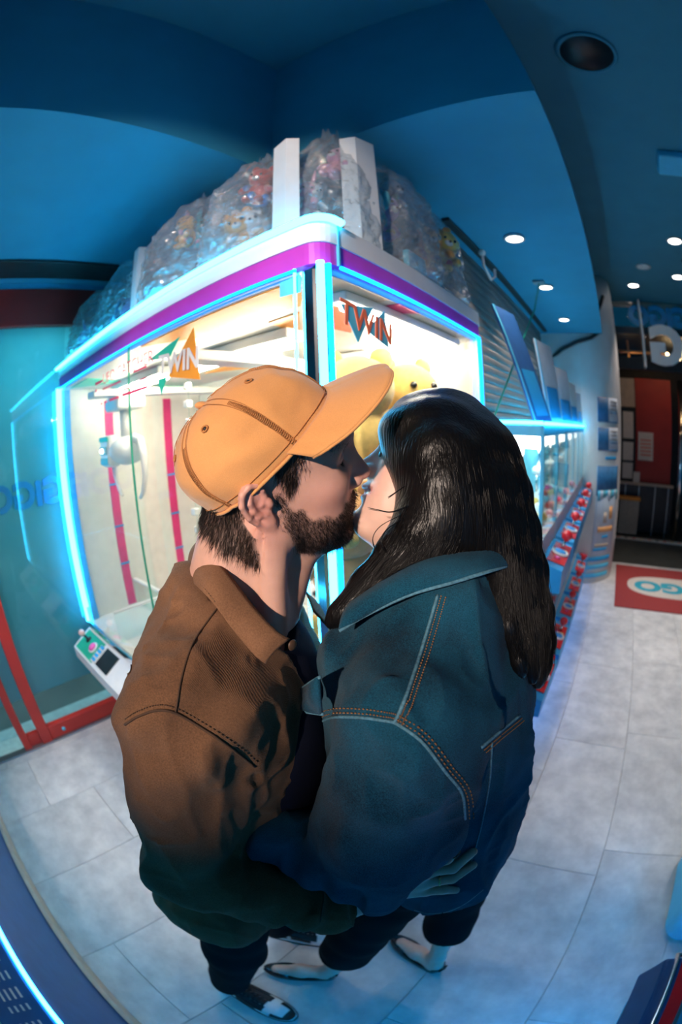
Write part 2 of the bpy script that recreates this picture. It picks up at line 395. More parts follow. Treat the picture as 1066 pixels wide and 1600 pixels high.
# left glass wall with red frame
wl = struct('wall_left', box((-2.47, -1.6, 2.43), (-2.42, 4.6, 2.66), .006), 'red_frame')
box((-2.485, -1.6, 2.66), (-2.44, 4.6, 2.72)).build('lintel', 'cyan_plastic', wl)
g_ = box((-2.452, -1.2, .11), (-2.444, .70, 2.43)).build('glass_pane', 'glass_door', wl)
fm = box((-2.475, .13, .33), (-2.468, 1.9, 2.43)).build('window_film', 'window_sheet', wl)
box((-2.475, -1.2, .33), (-2.468, .045, 2.43)).build('window_film', 'window_sheet', wl)
d1 = MB(); d1.box((-2.46, .045, .0), (-2.40, .125, 2.43), None, .006); d1.build('stile', 'red_frame', wl)
box((-2.455, -.10, .0), (-2.405, -.045, 2.43), .006).build('stile', 'red_frame', wl)
rl = box((-2.455, .125, .012), (-2.405, .70, .115), .006).build('bottom_rail', 'red_frame', wl)
box((-2.46, -.045, .012), (-2.42, .045, .10), .004).build('bottom_rail', 'red_frame', wl)
Mh = Matrix.Rotation(PI / 2, 4, 'Y')
MB().lathe([(.001, 0), (.014, 0), (.014, .004), (.001, .005)], (0, 0, 0), 14, Matrix.Translation((-2.405, .23, .06)) @ Mh).build('lock_cap', 'cyan_plastic', rl)
box((-2.45, -1.2, 0), (-2.385, .72, .012), .003).build('door_track', 'grey_metal', wl)
box((-2.455, -.045, 1.32), (-2.38, .035, 1.36), .006).build('pull_handle', 'neon_blue' if False else 'blue_plastic', wl)
# blue shop letters on the glass, seen from behind
text('letter', 'GiGO', .20, frame((-2.462, .42, 1.485), (0, -1, 0), (0, 0, 1)), 'sign_blue', wl, .006, .009)
struct('wall_outside', box((-3.3, -2.2, 0), (-3.2, 4.6, 3.0)), 'outside_grey')
struct('floor_outside', box((-3.25, -2.2, -.08), (-2.75, 4.6, -.004)), 'outside_grey')

# roller shutter behind the machines: one slat at a time
sh = thing('roller_shutter', 'grey steel roller shutter of horizontal slats behind the claw machines', 'shutter', (-.74, 3.1, 0))
def slat_mesh():
    mb = MB(); pr = [(0, 0), (.010, .006), (.014, .020), (.014, .038), (.010, .050), (0, .056)]
    P = [[(-.74 + x, yy, z) for x, z in pr] for yy in (1.75, 4.60)]
    return mb.sheet(P, -.003)
s0 = slat_mesh().build('slat', 'shutter_steel', sh)
z = .02; k = 0
while z < SZ - .02:
    if k == 0: s0.location.z = z
    else:
        o = s0.copy(); COL.objects.link(o); o.parent = sh; o.location.z = z
    z += .0565; k += 1
box((-.775, 1.70, 0), (-.70, 1.75, SZ), .004).build('guide_rail', 'grey_metal', sh)
# cable hanging by the shutter with a plug
cb_ = thing('hanging_cable', 'thin cable hanging from a small ceiling plate in front of the shutter', 'cable', (-.42, 2.85, SZ - .02))
box((-.46, 2.82, SZ - .02), (-.38, 2.88, SZ - .0005), .004).build('ceiling_plate', 'grey_metal', cb_)
MB().tube([(-.42, 2.85, SZ - .02), (-.45, 2.70, 2.45), (-.52, 2.45, 2.15), (-.58, 2.2, 1.85), (-.60, 2.1, 1.735)], .005, 6).build('wire', 'green_panel', cb_)
hk = thing('wall_hook', 'small white hook with a curled wire by the shutter top', 'hook', (-.60, 2.12, 2.6))
MB().tube([(-.60, 2.12, 2.62), (-.60, 2.12, 2.56), (-.59, 2.2, 2.50), (-.58, 2.26, 2.54), (-.58, 2.27, 2.59)], .008, 6).build('wire', 'lamp_rim', hk)
MB().ball((-.60, 2.12, 2.64), .02).build('knob', 'lamp_rim', hk)

struct('wall_back', box((-.80, 4.62, 0), (-.30, 4.68, SZ)), 'white_wall')
# white pillar with printed posters and a dark wavy cornice
PC = (-.36, 5.12); PR = .50
pil = thing('round_pillar', 'white round pillar covered with blue posters beside the doormat', 'pillar', (PC[0], PC[1], 0))
MB().lathe([(PR, 0), (PR, .5), (PR, 2.0), (PR, 2.9), (PR * 1.0, CZ - .002)], (PC[0], PC[1], 0), 72).build('shaft', 'white_wall', pil)
def arc(a0, a1, z0, z1, r, mat, name, par, n=14, th=.003):
    P = [[(PC[0] + r * math.cos(a), PC[1] + r * math.sin(a), zz) for zz in (z0, z1)] for a in np.linspace(a0, a1, n)]
    return MB().sheet(P, -th).build(name, mat, par)
rd = math.radians
for (z0, z1) in ((1.76, 2.03), (1.46, 1.71)):
    p_ = arc(rd(-64), rd(-25), z0, z1, PR + .003, 'poster_pale', 'poster', pil)
    arc(rd(-64), rd(-47), z0 + .005, z1 - .005, PR + .006, 'poster_navy', 'picture', p_)
    for q in range(4): arc(rd(-44), rd(-28), z1 - .05 - q * .04, z1 - .036 - q * .04, PR + .006, 'poster_navy' if q == 3 else 'grey_metal', 'text_line', p_, 6)
    arc(rd(-47), rd(-26), z0, z0 + .014, PR + .0065, 'poster_navy', 'text_line', p_, 6)
arc(rd(-52), rd(-30), 1.37, 1.40, PR + .004, 'sign_blue', 'text_strip', pil)
p_ = arc(rd(-64), rd(-24), .33, 1.30, PR + .003, 'poster_pale', 'poster', pil)
arc(rd(-64), rd(-24), .98, 1.30, PR + .0055, 'poster_navy', 'picture', p_)
for q in range(9):
    a = rd(-62 + 4.2 * q); arc(a, a + rd(5), .93 + .05 * ((q * 5) % 4) / 3, 1.04, PR + .0075 + .0004 * q, ['cyan_plastic', 'poster_pale', 'film_teal'][q % 3], 'picture_block', p_, 4)
arc(rd(-40), rd(-33), .72, .86, PR + .006, 'poster_orange', 'picture_block', p_, 5)
arc(rd(-50), rd(-44), .68, .80, PR + .006, 'beige', 'picture_block', p_, 5)
arc(rd(-58), rd(-30), .58, .64, PR + .006, 'poster_orange', 'text_line', p_)
arc(rd(-50), rd(-38), .51, .54, PR + .006, 'sign_blue', 'text_line', p_)
arc(rd(-60), rd(-36), .42, .45, PR + .006, 'beige', 'text_line', p_)
arc(rd(-62), rd(-38), .37, .40, PR + .006, 'sign_blue', 'text_line', p_)
for z0 in (.06, .16, .25): arc(rd(-75), rd(-28), z0, z0 + .05, PR + .004, 'sign_blue' if z0 > .2 else 'cyan_plastic', 'band', pil)
MB().tube([(-.62, 4.64, 2.44), (-.50, 4.60, 2.52), (-.32, 4.585, 2.60), (-.16, 4.60, 2.65), (-.07, 4.66, 2.72), (-.045, 4.72, 2.84), (-.05, 4.74, 2.98), (.0, 4.76, 3.08), (.04, 4.80, 3.18)], .022, 8).build('cornice', 'dark_metal', pil)

# doormat with lettering turned towards the entrance
mt = thing('doormat', 'red carpet doormat with teal letters in a white oval', 'doormat', (.95, 4.8, 0))
box((.21, 4.10, .0), (1.75, 5.48, .012), .004).build('carpet', 'carpet_red', mt)
ov = [(.98 + .62 * (abs(math.cos(a)) ** .7) * (1 if math.cos(a) > 0 else -1), 4.79 + .33 * (abs(math.sin(a)) ** .8) * (1 if math.sin(a) > 0 else -1)) for a in np.linspace(0, 2 * PI, 48, endpoint=False)]
MB().prism(ov, .0, .0145).build('oval', 'carpet_white', mt)
text('letter', 'GiGO', .42, frame((.98, 4.79, .0145), (-1, 0, 0), (0, -1, 0)), 'teal_text', mt, .002, .022)

# shop front: transom with letters seen from behind, hanging white letter, street beyond
sf = struct('wall_front', box((.14, 5.84, 2.50), (3.2, 5.92, 2.66), .006), 'dark_metal')
box((.14, 5.84, 3.37), (3.2, 5.92, CZ), .004).build('head_rail', 'beige', sf)
box((.14, 5.875, 2.66), (3.2, 5.883, 3.37)).build('glass_pane', 'glass_side', sf)
text('letter', 'GiGO', .36, frame((.83, 5.80, 3.215), (-1, 0, 0), (0, 0, 1)), 'sign_blue', sf, .03, .020)
ws = thing('hanging_letter_sign', 'white hanging letter sign with a thin vertical blade by the entrance', 'sign', (.80, 5.62, 2.5))
text('letter', 'G', .66, frame((.86, 5.64, 2.78), (-1, 0, 0), (0, 0, 1)), 'white_plastic', ws, .03, .035)
box((.52, 5.55, 2.50), (.545, 5.75, 3.38), .004).build('blade', 'white_plastic', ws)
hall = struct('wall_hall', box((-1.4, 8.3, 0), (3.4, 8.4, 3.2)), 'dark_metal')
struct('ceiling_hall', box((-1.4, 5.93, 3.0), (3.4, 8.4, 3.1)), 'dark_metal')
rw = box((.48, 7.42, .86), (1.15, 7.47, 2.57), .004).build('red_panel_wall', 'red_wall', None)
tag(rw, 'dark red wall panel beyond the entrance with a notice on it', 'wall panel')
nb = thing('notice_board', 'tall black framed board of notices left of the red panel', 'notice board', (.36, 7.42, .86))
box((.22, 7.42, .86), (.47, 7.45, 2.06), .004).build('frame', 'dark_metal', nb)
for z0, z1 in ((1.56, 2.0), (1.2, 1.5), (.9, 1.16)): box((.24, 7.41, z0), (.43, 7.42, z1)).build('sheet', 'paper', nb)
tag(box((.2, 7.42, 2.08), (.47, 7.46, 2.56), .004).build('pale_wall_panel', 'beige'), 'pale beige panel above the framed notice board', 'wall panel')
nt_ = thing('paper_notice', 'small cream paper notice on the red wall panel', 'notice', (.62, 7.4, 1.2))
box((.52, 7.405, 1.22), (.80, 7.415, 1.68)).build('sheet', 'paper', nt_)
for q in range(5): box((.56, 7.40, 1.30 + .06 * q), (.76, 7.405, 1.32 + .06 * q)).build('text_line', 'orange_text', nt_)
tag(box((.44, 7.30, .86), (.56, 7.31, 1.03)).build('card_notice', 'paper'), 'small pale card standing on the rail below the red panel', 'card')
rail = thing('hall_railing', 'low dark glass railing with beige top rail below the red panel', 'railing', (.7, 7.3, 0))
box((.12, 7.26, .82), (1.2, 7.34, .86), .005).build('top_rail', 'beige', rail)
for x in (.30, .55, .85, 1.1): box((x, 7.29, -.004), (x + .02, 7.31, .82)).build('post', 'grey_metal', rail)
box((.12, 7.30, .06), (1.2, 7.305, .82)).build('pane', 'black_plastic', rail)
bn = thing('beige_bin', 'beige bin with a wooden lid in front of the glass railing', 'bin', (.38, 7.12, 0))
MB().prism([(.22, 7.02), (.56, 7.02), (.56, 7.2), (.22, 7.2)], .06, .60).build('body', 'beige', bn)
box((.20, 7.0, .60), (.58, 7.22, .64), .006).build('lid', 'orange_panel', bn)
tag(MB().lathe([(.055, 0), (.055, 1.0), (.055, 2.55)], (1.30, 7.2, 0), 24).build('steel_column', 'chrome'), 'polished steel column right of the red panel', 'column')
ts = thing('threshold_strip', 'cream floor strip with red and yellow marks at the entrance', 'floor strip', (.9, 6.95, 0))
box((.12, 6.86, 0), (2.6, 7.0, .02), .003).build('strip', 'paper', ts)
for q in range(14): MB().ball((.24 + .14 * q, 6.92, .022), .03, 10, (1.2, 1, .15)).build('mark', ['orange_text', 'yellow_plastic', 'red_plastic', 'dark_metal'][q * 3 % 4], ts)
ch = thing('chandelier', 'warm chandelier of small round bulbs beyond the transom glass', 'chandelier', (1.15, 6.5, 3.0))
MB().tube([(1.15, 6.5, 3.0), (1.15, 6.5, 2.9)], .012, 8).build('stem', 'beige', ch)
for q in range(14):
    a = q * 2.4; r_ = .05 + .012 * q
    MB().ball((1.15 + r_ * math.cos(a), 6.5 + r_ * math.sin(a), 2.86 - .018 * (q % 5)), .028, 10).build('bulb', 'bulb_glow', ch)
pf = thing('hall_pendant', 'orange pipe fitting with small bulbs behind the transom', 'light fitting', (.35, 6.4, 2.5))
MB().tube([(.34, 6.4, 3.0), (.36, 6.4, 2.6)], .02, 8).build('pipe', 'poster_orange', pf)
MB().tube([(.2, 6.4, 2.83), (.95, 6.4, 2.83)], .022, 8).build('pipe', 'poster_orange', pf)
for x, z in ((.37, 2.66), (.40, 2.60)): MB().ball((x, 6.36, z), .03, 10).build('bulb', 'bulb_glow', pf)

# invented spotlight fittings for the two added lamps, unseen behind the viewer
tk = thing('added_spotlight', 'added black spotlight fitting out of view, lighting the couple', 'spotlight', (KEY[0], KEY[1], CZ))
MB().tube([(KEY[0], KEY[1] - .02, CZ), (KEY[0], KEY[1] - .02, KEY[2] + .05)], .012, 10).build('stem', 'black_plastic', tk)
kd = (Vector((-.40, .42, 1.70)) - Vector(KEY)).normalized()
MB().tube([Vector(KEY) - kd * .16, Vector(KEY) - kd * .15, Vector(KEY) - kd * .03, Vector(KEY) - kd * .02], [.03, .05, .055, .045], 18).build('lamp_head', 'black_plastic', tk)
tk = thing('added_spotlight', 'added black spotlight fitting out of view, lighting the toy bags', 'spotlight', (KEY2[0], KEY2[1], CZ))
MB().tube([(KEY2[0], KEY2[1] - .02, CZ), (KEY2[0], KEY2[1] - .02, KEY2[2] + .05)], .012, 10).build('stem', 'black_plastic', tk)
kd = (Vector((-.95, .80, 2.22)) - Vector(KEY2)).normalized()
MB().tube([Vector(KEY2) - kd * .16, Vector(KEY2) - kd * .15, Vector(KEY2) - kd * .03, Vector(KEY2) - kd * .02], [.03, .05, .055, .045], 18).build('lamp_head', 'black_plastic', tk)
tag(MB().lathe([(.08, .012), (.09, .004), (.07, -.004), (.001, -.004)], (-1.35, -.62, SZ - .012), 24).build('ceiling_downlight', 'lamp_rim'), 'round downlight in the soffit left of the viewer', 'downlight')
# ================================================================== BIG TWIN CLAW MACHINE
MX0, MX1, MY0, MY1 = -2.405, -.515, .651, 1.68
GZ0, GZ1, HZ = .70, 2.05, 2.157
cm = thing('claw_machine', 'large white and purple claw machine with cyan neon edges behind the couple', 'claw machine', ((MX0 + MX1) / 2, (MY0 + MY1) / 2, 0))
def rrect(x0, x1, y0, y1, r, n=6):
    P = []
    for cx, cy, a0 in ((x1 - r, y1 - r, 0), (x0 + r, y1 - r, 90), (x0 + r, y0 + r, 180), (x1 - r, y0 + r, 270)):
        for i in range(n + 1): a = math.radians(a0 + 90 * i / n); P.append((cx + r * math.cos(a), cy + r * math.sin(a)))
    return P
box((MX0 + .02, MY0 + .03, .03), (MX1 - .02, MY1 - .02, .56), .01).build('base_cabinet', 'cyan_plastic', cm)
box((MX0, MY0, .56), (MX1, MY1, GZ0 - .02), .008).build('base_rim', 'white_plastic', cm)
for x in (MX0 + .12, MX1 - .12):
    for y in (MY0 + .12, MY1 - .12): MB().lathe([(.03, 0), (.035, .01), (.02, .03)], (x, y, 0), 14).build('foot', 'black_plastic', cm)
hd = MB().prism(rrect(MX0, MX1, MY0, MY1, .045), 2.05, 2.103).build('header_band', 'purple_band', cm)
hd2 = MB().prism(rrect(MX0 - .004, MX1 + .004, MY0 - .004, MY1 + .004, .047), 2.103, HZ).build('header_top', 'white_plastic', cm)
box((MX1 - .003, .704, 2.05), (MX1 + .0065, .709, HZ - .003)).build('seam', 'cyan_plastic', cm)
box((MX0 + .02, MY0 + .02, 2.034), (MX1 - .02, MY1 - .02, 2.0495)).build('inner_ceiling', 'pale_panel', cm)
for poly, mt_ in (([(-1.35, .68), (-.58, .68), (-.736, .835), (-1.15, .84)], 'orange_panel'), ([(-.922, .896), (-.785, .885), (-.974, 1.096)], 'orange_panel'),
                  ([(-.60, .70), (-.53, .70), (-.53, .95), (-.64, .96)], 'beige'), ([(-.68, .893), (-.66, .98), (-.844, 1.22), (-.85, 1.10)], 'orange_text'), ([(-.60, 1.0), (-.53, 1.0), (-.53, 1.12), (-.62, 1.06)], 'magenta_stripe'),  # the beige piece is a reflection painted on, not a printed graphic
                  ([(-2.3, .70), (-2.0, .70), (-2.15, 1.0)], 'green_sheet'), ([(-1.9, 1.35), (-1.4, 1.3), (-1.5, 1.6)], 'orange_panel')):
    MB().prism(poly, 2.0300, 2.0338).build('ceiling_graphic', mt_, cm)
# light fixtures inside
for x0, x1, y in ((-1.55, -.92, 1.02), (-2.25, -1.68, .98)):
    box((x0, y - .045, 1.992), (x1, y + .045, 2.030), .006).build('light_housing', 'white_plastic', cm)
    MB().tube([(x0 + .03, y - .02, 1.982), (x1 - .03, y - .02, 1.982)], .013, 10).build('light_tube', 'tube_white', cm)
    MB().tube([(x0 + .03, y + .02, 1.982), (x1 - .03, y + .02, 1.982)], .013, 10).build('light_tube', 'tube_white', cm)
box((-.625, .80, 2.004), (-.565, 1.55, 2.030), .006).build('light_housing', 'white_plastic', cm)  # this housing and its tube are added to brighten the toys by the glass
MB().tube([(-.595, .83, 1.994), (-.595, 1.52, 1.994)], .010, 10).build('light_tube', 'tube_white', cm)
MB().tube([(-1.6, 1.56, 1.985), (-.66, 1.56, 1.985)], .013, 10).build('light_tube', 'tube_white', cm)
# deck, walls
box((MX0 + .01, MY0 + .01, GZ0 - .02), (MX1 - .01, MY1 - .01, GZ0 + .005)).build('deck', 'white_plastic', cm)
lw = box((MX0 + .002, MY0 + .05, GZ0), (MX0 + .018, MY1 - .02, 2.05)).build('inner_side_wall', 'pale_panel', cm)
for y in (.945, 1.36):
    st = box((MX0 + .018, y, GZ0 + .02), (MX0 + .024, y + .055, 1.95)).build('stripe', 'magenta_stripe', lw)
    for z in (.98, 1.21, 1.46): box((MX0 + .024, y - .004, z), (MX0 + .027, y + .06, z + .012)).build('tick', 'blue_plastic', lw)
box((MX0 + .018, 1.10, 1.98), (MX0 + .026, 1.6, 2.03)).build('wall_header', 'green_sheet', lw)
bw = box((MX0 + .02, MY1 - .03, GZ0), (MX1 - .02, MY1 - .012, 2.05)).build('inner_back_wall', 'pale_panel', cm)
for x0, x1, mt_ in ((-2.2, -1.95, 'magenta_stripe'), (-1.7, -1.35, 'green_sheet')): box((x0, MY1 - .034, GZ0 + .3), (x1, MY1 - .03, 1.95)).build('graphic', mt_, bw)
box((-1.5, MY1 - .14, 1.86), (-1.0, MY1 - .03, 2.03), .008).build('light_box', 'white_plastic', bw)
for x in (-1.30, -1.10, -.9): box((x, MY1 - .038, 1.5), (x + .10, MY1 - .03, 1.86)).build('leaflet', 'paper', bw)
# glass
box((MX0 + .03, MY0 + .004, GZ0), (-1.405, MY0 + .010, 2.05)).build('glass_pane', 'glass', cm)
box((-1.43, MY0 + .014, GZ0), (MX1 - .075, MY0 + .020, 2.05)).build('glass_pane', 'glass', cm)
box((-1.406, MY0 + .003, GZ0), (-1.403, MY0 + .011, 2.05)).build('glass_edge', 'green_panel', cm)
box((MX1 - .012, MY0 + .05, GZ0), (MX1 - .006, MY1 - .03, 2.05)).build('glass_pane', 'glass_side', cm)
# posts and neon
pp = box((MX1 - .062, MY0 + .002, GZ0 - .02), (MX1 - .012, MY0 + .055, 2.05), .014).build('corner_post', 'chrome', cm)
MB().tube([(MX1 - .006, MY0 + .004, GZ0 - .02), (MX1 - .006, MY0 + .004, 2.049)], .0085, 12).build('neon_tube', 'neon_cyan', cm)
MB().tube([(MX1 - .002, MY0 + .026, GZ0 - .02), (MX1 - .002, MY0 + .026, 2.049)], .006, 10).build('neon_tube', 'neon_blue', cm)
MB().tube([(MX1 - .074, MY0 + .001, GZ0 - .02), (MX1 - .074, MY0 + .001, 2.049)], .0032, 8).build('neon_tube', 'neon_cyan', cm)
box((MX0 + .0, MY0 + .02, GZ0 - .02), (MX0 + .035, MY0 + .07, 2.05), .006).build('corner_post', 'blue_plastic', cm)
MB().tube([(MX0 + .004, MY0 - .002, GZ0), (MX0 + .004, MY0 - .002, 2.049)], .010, 12).build('neon_tube', 'neon_cyan', cm)
MB().tube([(MX0 + .045, MY0 + .006, GZ0 + .1), (MX0 + .045, MY0 + .006, 2.049)], .008, 12).build('neon_tube', 'neon_cyan', cm)
box((MX1 - .05, MY1 - .05, GZ0 - .02), (MX1, MY1, 2.05), .006).build('corner_post', 'white_plastic', cm)
MB().tube([(MX1 + .002, MY1 - .055, GZ0), (MX1 + .002, MY1 - .055, 2.049)], .008, 10).build('neon_tube', 'neon_blue', cm)
tp = [(MX0, MY0 - .010, HZ + .004), (MX1 - .06, MY0 - .010, HZ + .004)] + [(MX1 - .035 + .047 * math.sin(a), MY0 + .037 - .047 * math.cos(a), HZ + .004) for a in np.linspace(.1, 1.5, 7)] + [(MX1 + .012, MY0 + .06, HZ + .004)]
MB().tube(tp, .009, 10).build('neon_tube', 'neon_cyan', cm)
MB().tube([(MX1 + .005, MY0 + .06, 2.046), (MX1 + .005, MY1 - .06, 2.046)], .005, 8).build('neon_tube', 'neon_blue', cm)
MB().tube([(MX0 + .05, MY0 - .001, 2.044), (MX1 - .07, MY0 - .001, 2.044)], .004, 8).build('neon_tube', 'neon_blue', cm)
box((MX0 + .02, MY0 - .012, GZ0 - .03), (MX1 - .02, MY0 + .012, GZ0 + .008), .006).build('bottom_rail', 'chrome', cm)
box((MX1 - .012, MY0 + .05, GZ0 - .03), (MX1 + .006, MY1 - .05, GZ0 + .008), .006).build('bottom_rail', 'chrome', cm)
# prize chute
ct = box((-1.97, MY0 + .03, GZ0), (-1.96, 1.02, GZ0 + .17)).build('chute_wall', 'acrylic', cm)
box((MX0 + .03, 1.01, GZ0), (-1.96, 1.02, GZ0 + .17)).build('chute_wall', 'acrylic', cm)
box((MX0 + .03, 1.005, GZ0 + .17), (-1.955, 1.03, GZ0 + .18)).build('chute_rim', 'white_plastic', cm)
box((-1.975, MY0 + .03, GZ0 + .17), (-1.955, 1.03, GZ0 + .18)).build('chute_rim', 'white_plastic', cm)
# crane: gantry beam, carriage, column, body with two arms
def crane(cx, cy, cz):
    box((cx - .05, MY0 + .06, 1.93), (cx + .05, MY1 - .06, 1.965), .006).build('gantry_beam', 'white_plastic', cm)
    cr = box((cx - .09, cy - .08, 1.86), (cx + .09, cy + .08, 1.93), .015).build('crane_carriage', 'white_plastic', cm)
    MB().tube([(cx, cy, 1.87), (cx, cy, cz + .05)], .028, 16).build('crane_column', 'white_plastic', cm)
    bd = MB().ball((cx, cy, cz), .085, 24, (1.5, 1.1, .85)).build('crane_body', 'white_plastic', cm)
    bx = box((cx - .16, cy - .095, cz - .075), (cx - .02, cy - .02, cz + .085), .025).build('crane_face', 'white_plastic', bd)
    box((cx - .15, cy - .099, cz + .055), (cx - .03, cy - .092, cz + .08), .003).build('window', 'green_sheet', bd)
    box((cx - .15, cy - .099, cz - .01), (cx - .05, cy - .092, cz + .03), .003).build('window', 'film_teal', bd)
    box((cx - .145, cy - .099, cz - .06), (cx - .045, cy - .092, cz - .025), .003).build('window', 'film_teal', bd)
    MB().ball((cx - .105, cy - .102, cz + .010), .012, 10).build('lamp', 'lamp_glow', bd)
    for s_ in (-1, 1):
        MB().tube([(cx + s_ * .09, cy, cz + .06), (cx + s_ * .16, cy, cz + .045), (cx + s_ * .19, cy, cz - .03), (cx + s_ * .19, cy, cz - .12), (cx + s_ * .15, cy, cz - .20), (cx + s_ * .11, cy, cz - .23)], [.022, .022, .018, .014, .011, .009], 10).build('crane_arm', 'white_plastic', cm)
crane(-1.98, .90, 1.66)
crane(-1.12, 1.16, 1.72)
# hanging strip of white tags
tg = MB().tube([(-1.56, 1.02, 1.96), (-1.56, 1.02, 1.1)], .003, 6).build('tag_string', 'acrylic', cm)
for q in range(11): box((-1.575 + .006 * (q % 3), 1.0, 1.12 + .078 * q), (-1.545 + .004 * (q % 2), 1.03, 1.15 + .078 * q), .004).build('tag', 'white_plastic', tg)
# printed marks on the glass
Fr = frame((0, MY0 + .002, 0), (1, 0, 0), (0, 0, 1))
text('letter', 'UFO CATCHER', .064, Fr @ Matrix.Translation((-1.43, 1.965, 0)), 'pink_text', cm, .0006, -.001, sx=1.05)
for x0, x1, z, h in ((-1.745, -1.66, 1.958, .010), (-1.655, -1.47, 1.925, .005), (-1.35, -1.25, 1.938, .006), (-1.44, -1.39, 1.890, .006), (-1.30, -1.25, 1.900, .006), (-1.75, -1.735, 1.930, .008), (-1.45, -1.245, 1.868, .010), (-1.58, -1.49, 1.868, .008), (-1.64, -1.62, 1.867, .008), (-1.68, -1.67, 1.866, .008)):
    box((x0, MY0 - .0005, z), (x1, MY0 + .0025, z + h)).build('printed_line', 'pink_text', cm)
def decal(pts, mat, nm='decal', y=MY0 + .012, e=.001):
    n_ = len(pts); MB().add([(p[0], y - e, p[1]) for p in pts] + [(p[0], y + e, p[1]) for p in pts], [tuple(range(n_)), tuple(range(2 * n_ - 1, n_ - 1, -1))] + [(i, i + n_, (i + 1) % n_ + n_, (i + 1) % n_) for i in range(n_)]).build(nm, mat, cm)
decal([(-1.26, 1.962), (-1.114, 1.944), (-1.057, 1.995)], 'green_sheet')
decal([(-1.193, 1.888), (-1.17, 1.836), (-1.131, 1.888)], 'green_sheet')
decal([(-1.127, 1.885), (-.953, 1.85), (-.982, 2.004)], 'orange_panel')
text('letter', 'TWIN', .085, Fr @ Matrix.Translation((-1.06, 1.918, -.008 + .004)) @ Matrix.Rotation(rd(-4), 4, 'Z'), 'white_plastic', cm, .0008, .002)
decal([(-.643, 1.998), (-.583, 1.995), (-.581, 2.035), (-.643, 2.034)], 'cyan_plastic', 'blank_sticker')
def sdecal(pts, mat):
    n_ = len(pts); x = MX1 - .004; e = .001
    MB().add([(x + e, p[0], p[1]) for p in pts] + [(x - e, p[0], p[1]) for p in pts], [tuple(range(n_)), tuple(range(2 * n_ - 1, n_ - 1, -1))] + [(i, i + n_, (i + 1) % n_ + n_, (i + 1) % n_) for i in range(n_)]).build('decal', mat, cm)
sdecal([(.717, 1.964), (.775, 1.885), (.844, 1.981)], 'cyan_plastic')
sdecal([(.814, 1.919), (.908, 1.89), (.897, 1.986), (.85, 1.95)], 'cyan_plastic')
text('letter', 'TWIN', .082, frame((MX1 - .002, .818, 1.935), (0, 1, -.10), (0, .10, 1)), 'orange_text', cm, .001, .001)
# control consoles on the front
def console(x0, x1, left):
    zf, zb, yf, yb = .575, .66, .505, MY0 - .005
    cs = MB(); cs.add([(x0, yf, zf - .07), (x1, yf, zf - .07), (x1, yb, zf - .12), (x0, yb, zf - .12), (x0, yf, zf), (x1, yf, zf), (x1, yb, zb), (x0, yb, zb)],
                      [(0, 3, 2, 1), (4, 5, 6, 7), (0, 1, 5, 4), (1, 2, 6, 5), (2, 3, 7, 6), (3, 0, 4, 7)]); c_ = cs.build('console', 'white_plastic', cm)
    sl = math.atan2(zb - zf, yb - yf); Mx = lambda u, v, h=0.: Matrix.Translation((u, yf + (yb - yf) * v, zf + (zb - zf) * v)) @ Matrix.Rotation(sl, 4, 'X') @ Matrix.Translation((0, 0, h))
    Lg = math.hypot(zb - zf, yb - yf)
    xw = x0 + .02
    MB().box((xw, .012, 0), (xw + .27, Lg - .012, .002), Matrix.Translation((0, yf, zf)) @ Matrix.Rotation(sl, 4, 'X')).build('panel', 'green_panel', c_)
    A = Mx(xw + .08, .62)
    MB().lathe([(.022, .002), (.02, .006), (.008, .012), (.006, .05)], (0, 0, 0), 16, A).build('joystick_shaft', 'black_plastic', c_)
    MB().ball(A @ Vector((0, 0, .066)), .021, 16).build('joystick_knob', 'pink_knob', c_)
    B = Mx(xw + .19, .52)
    MB().lathe([(.036, .002), (.036, .010), (.030, .014), (.027, .012)], (0, 0, 0), 22, B).build('button_ring', 'white_plastic', c_)
    MB().lathe([(.027, .010), (.026, .020), (.018, .025), (.001, .026)], (0, 0, 0), 22, B).build('button', 'pink_plastic', c_)
    MB().box((xw + .245, .02, .002), (xw + .305, Lg - .03, .006), Matrix.Translation((0, yf, zf)) @ Matrix.Rotation(sl, 4, 'X')).build('key_plate', 'paper', c_)
    for q in range(4): MB().box((xw + .255, .03 + .028 * q, .006), (xw + .295, .05 + .028 * q, .010), Matrix.Translation((0, yf, zf)) @ Matrix.Rotation(sl, 4, 'X')).build('key', 'sign_blue', c_)
    MB().box((xw + .32, .025, .001), (xw + .47, Lg - .02, .008), Matrix.Translation((0, yf, zf)) @ Matrix.Rotation(sl, 4, 'X')).build('screen', 'black_plastic', c_)
pm('pink_knob', (.90, .55, .50), .3, var=.05, coat=.3)
console(MX0 + .005, MX0 + .80, True)
console(MX1 - .82, MX1 - .02, False)
for x0 in (MX0 + .10, MX1 - .72):
    db = box((x0, MY0 - .0, .12), (x0 + .42, MY0 + .032, .46), .012).build('prize_door', 'deep_blue', cm)
    box((x0 + .03, MY0 - .006, .15), (x0 + .39, MY0 + .004, .40), .006).build('flap', 'acrylic', db)
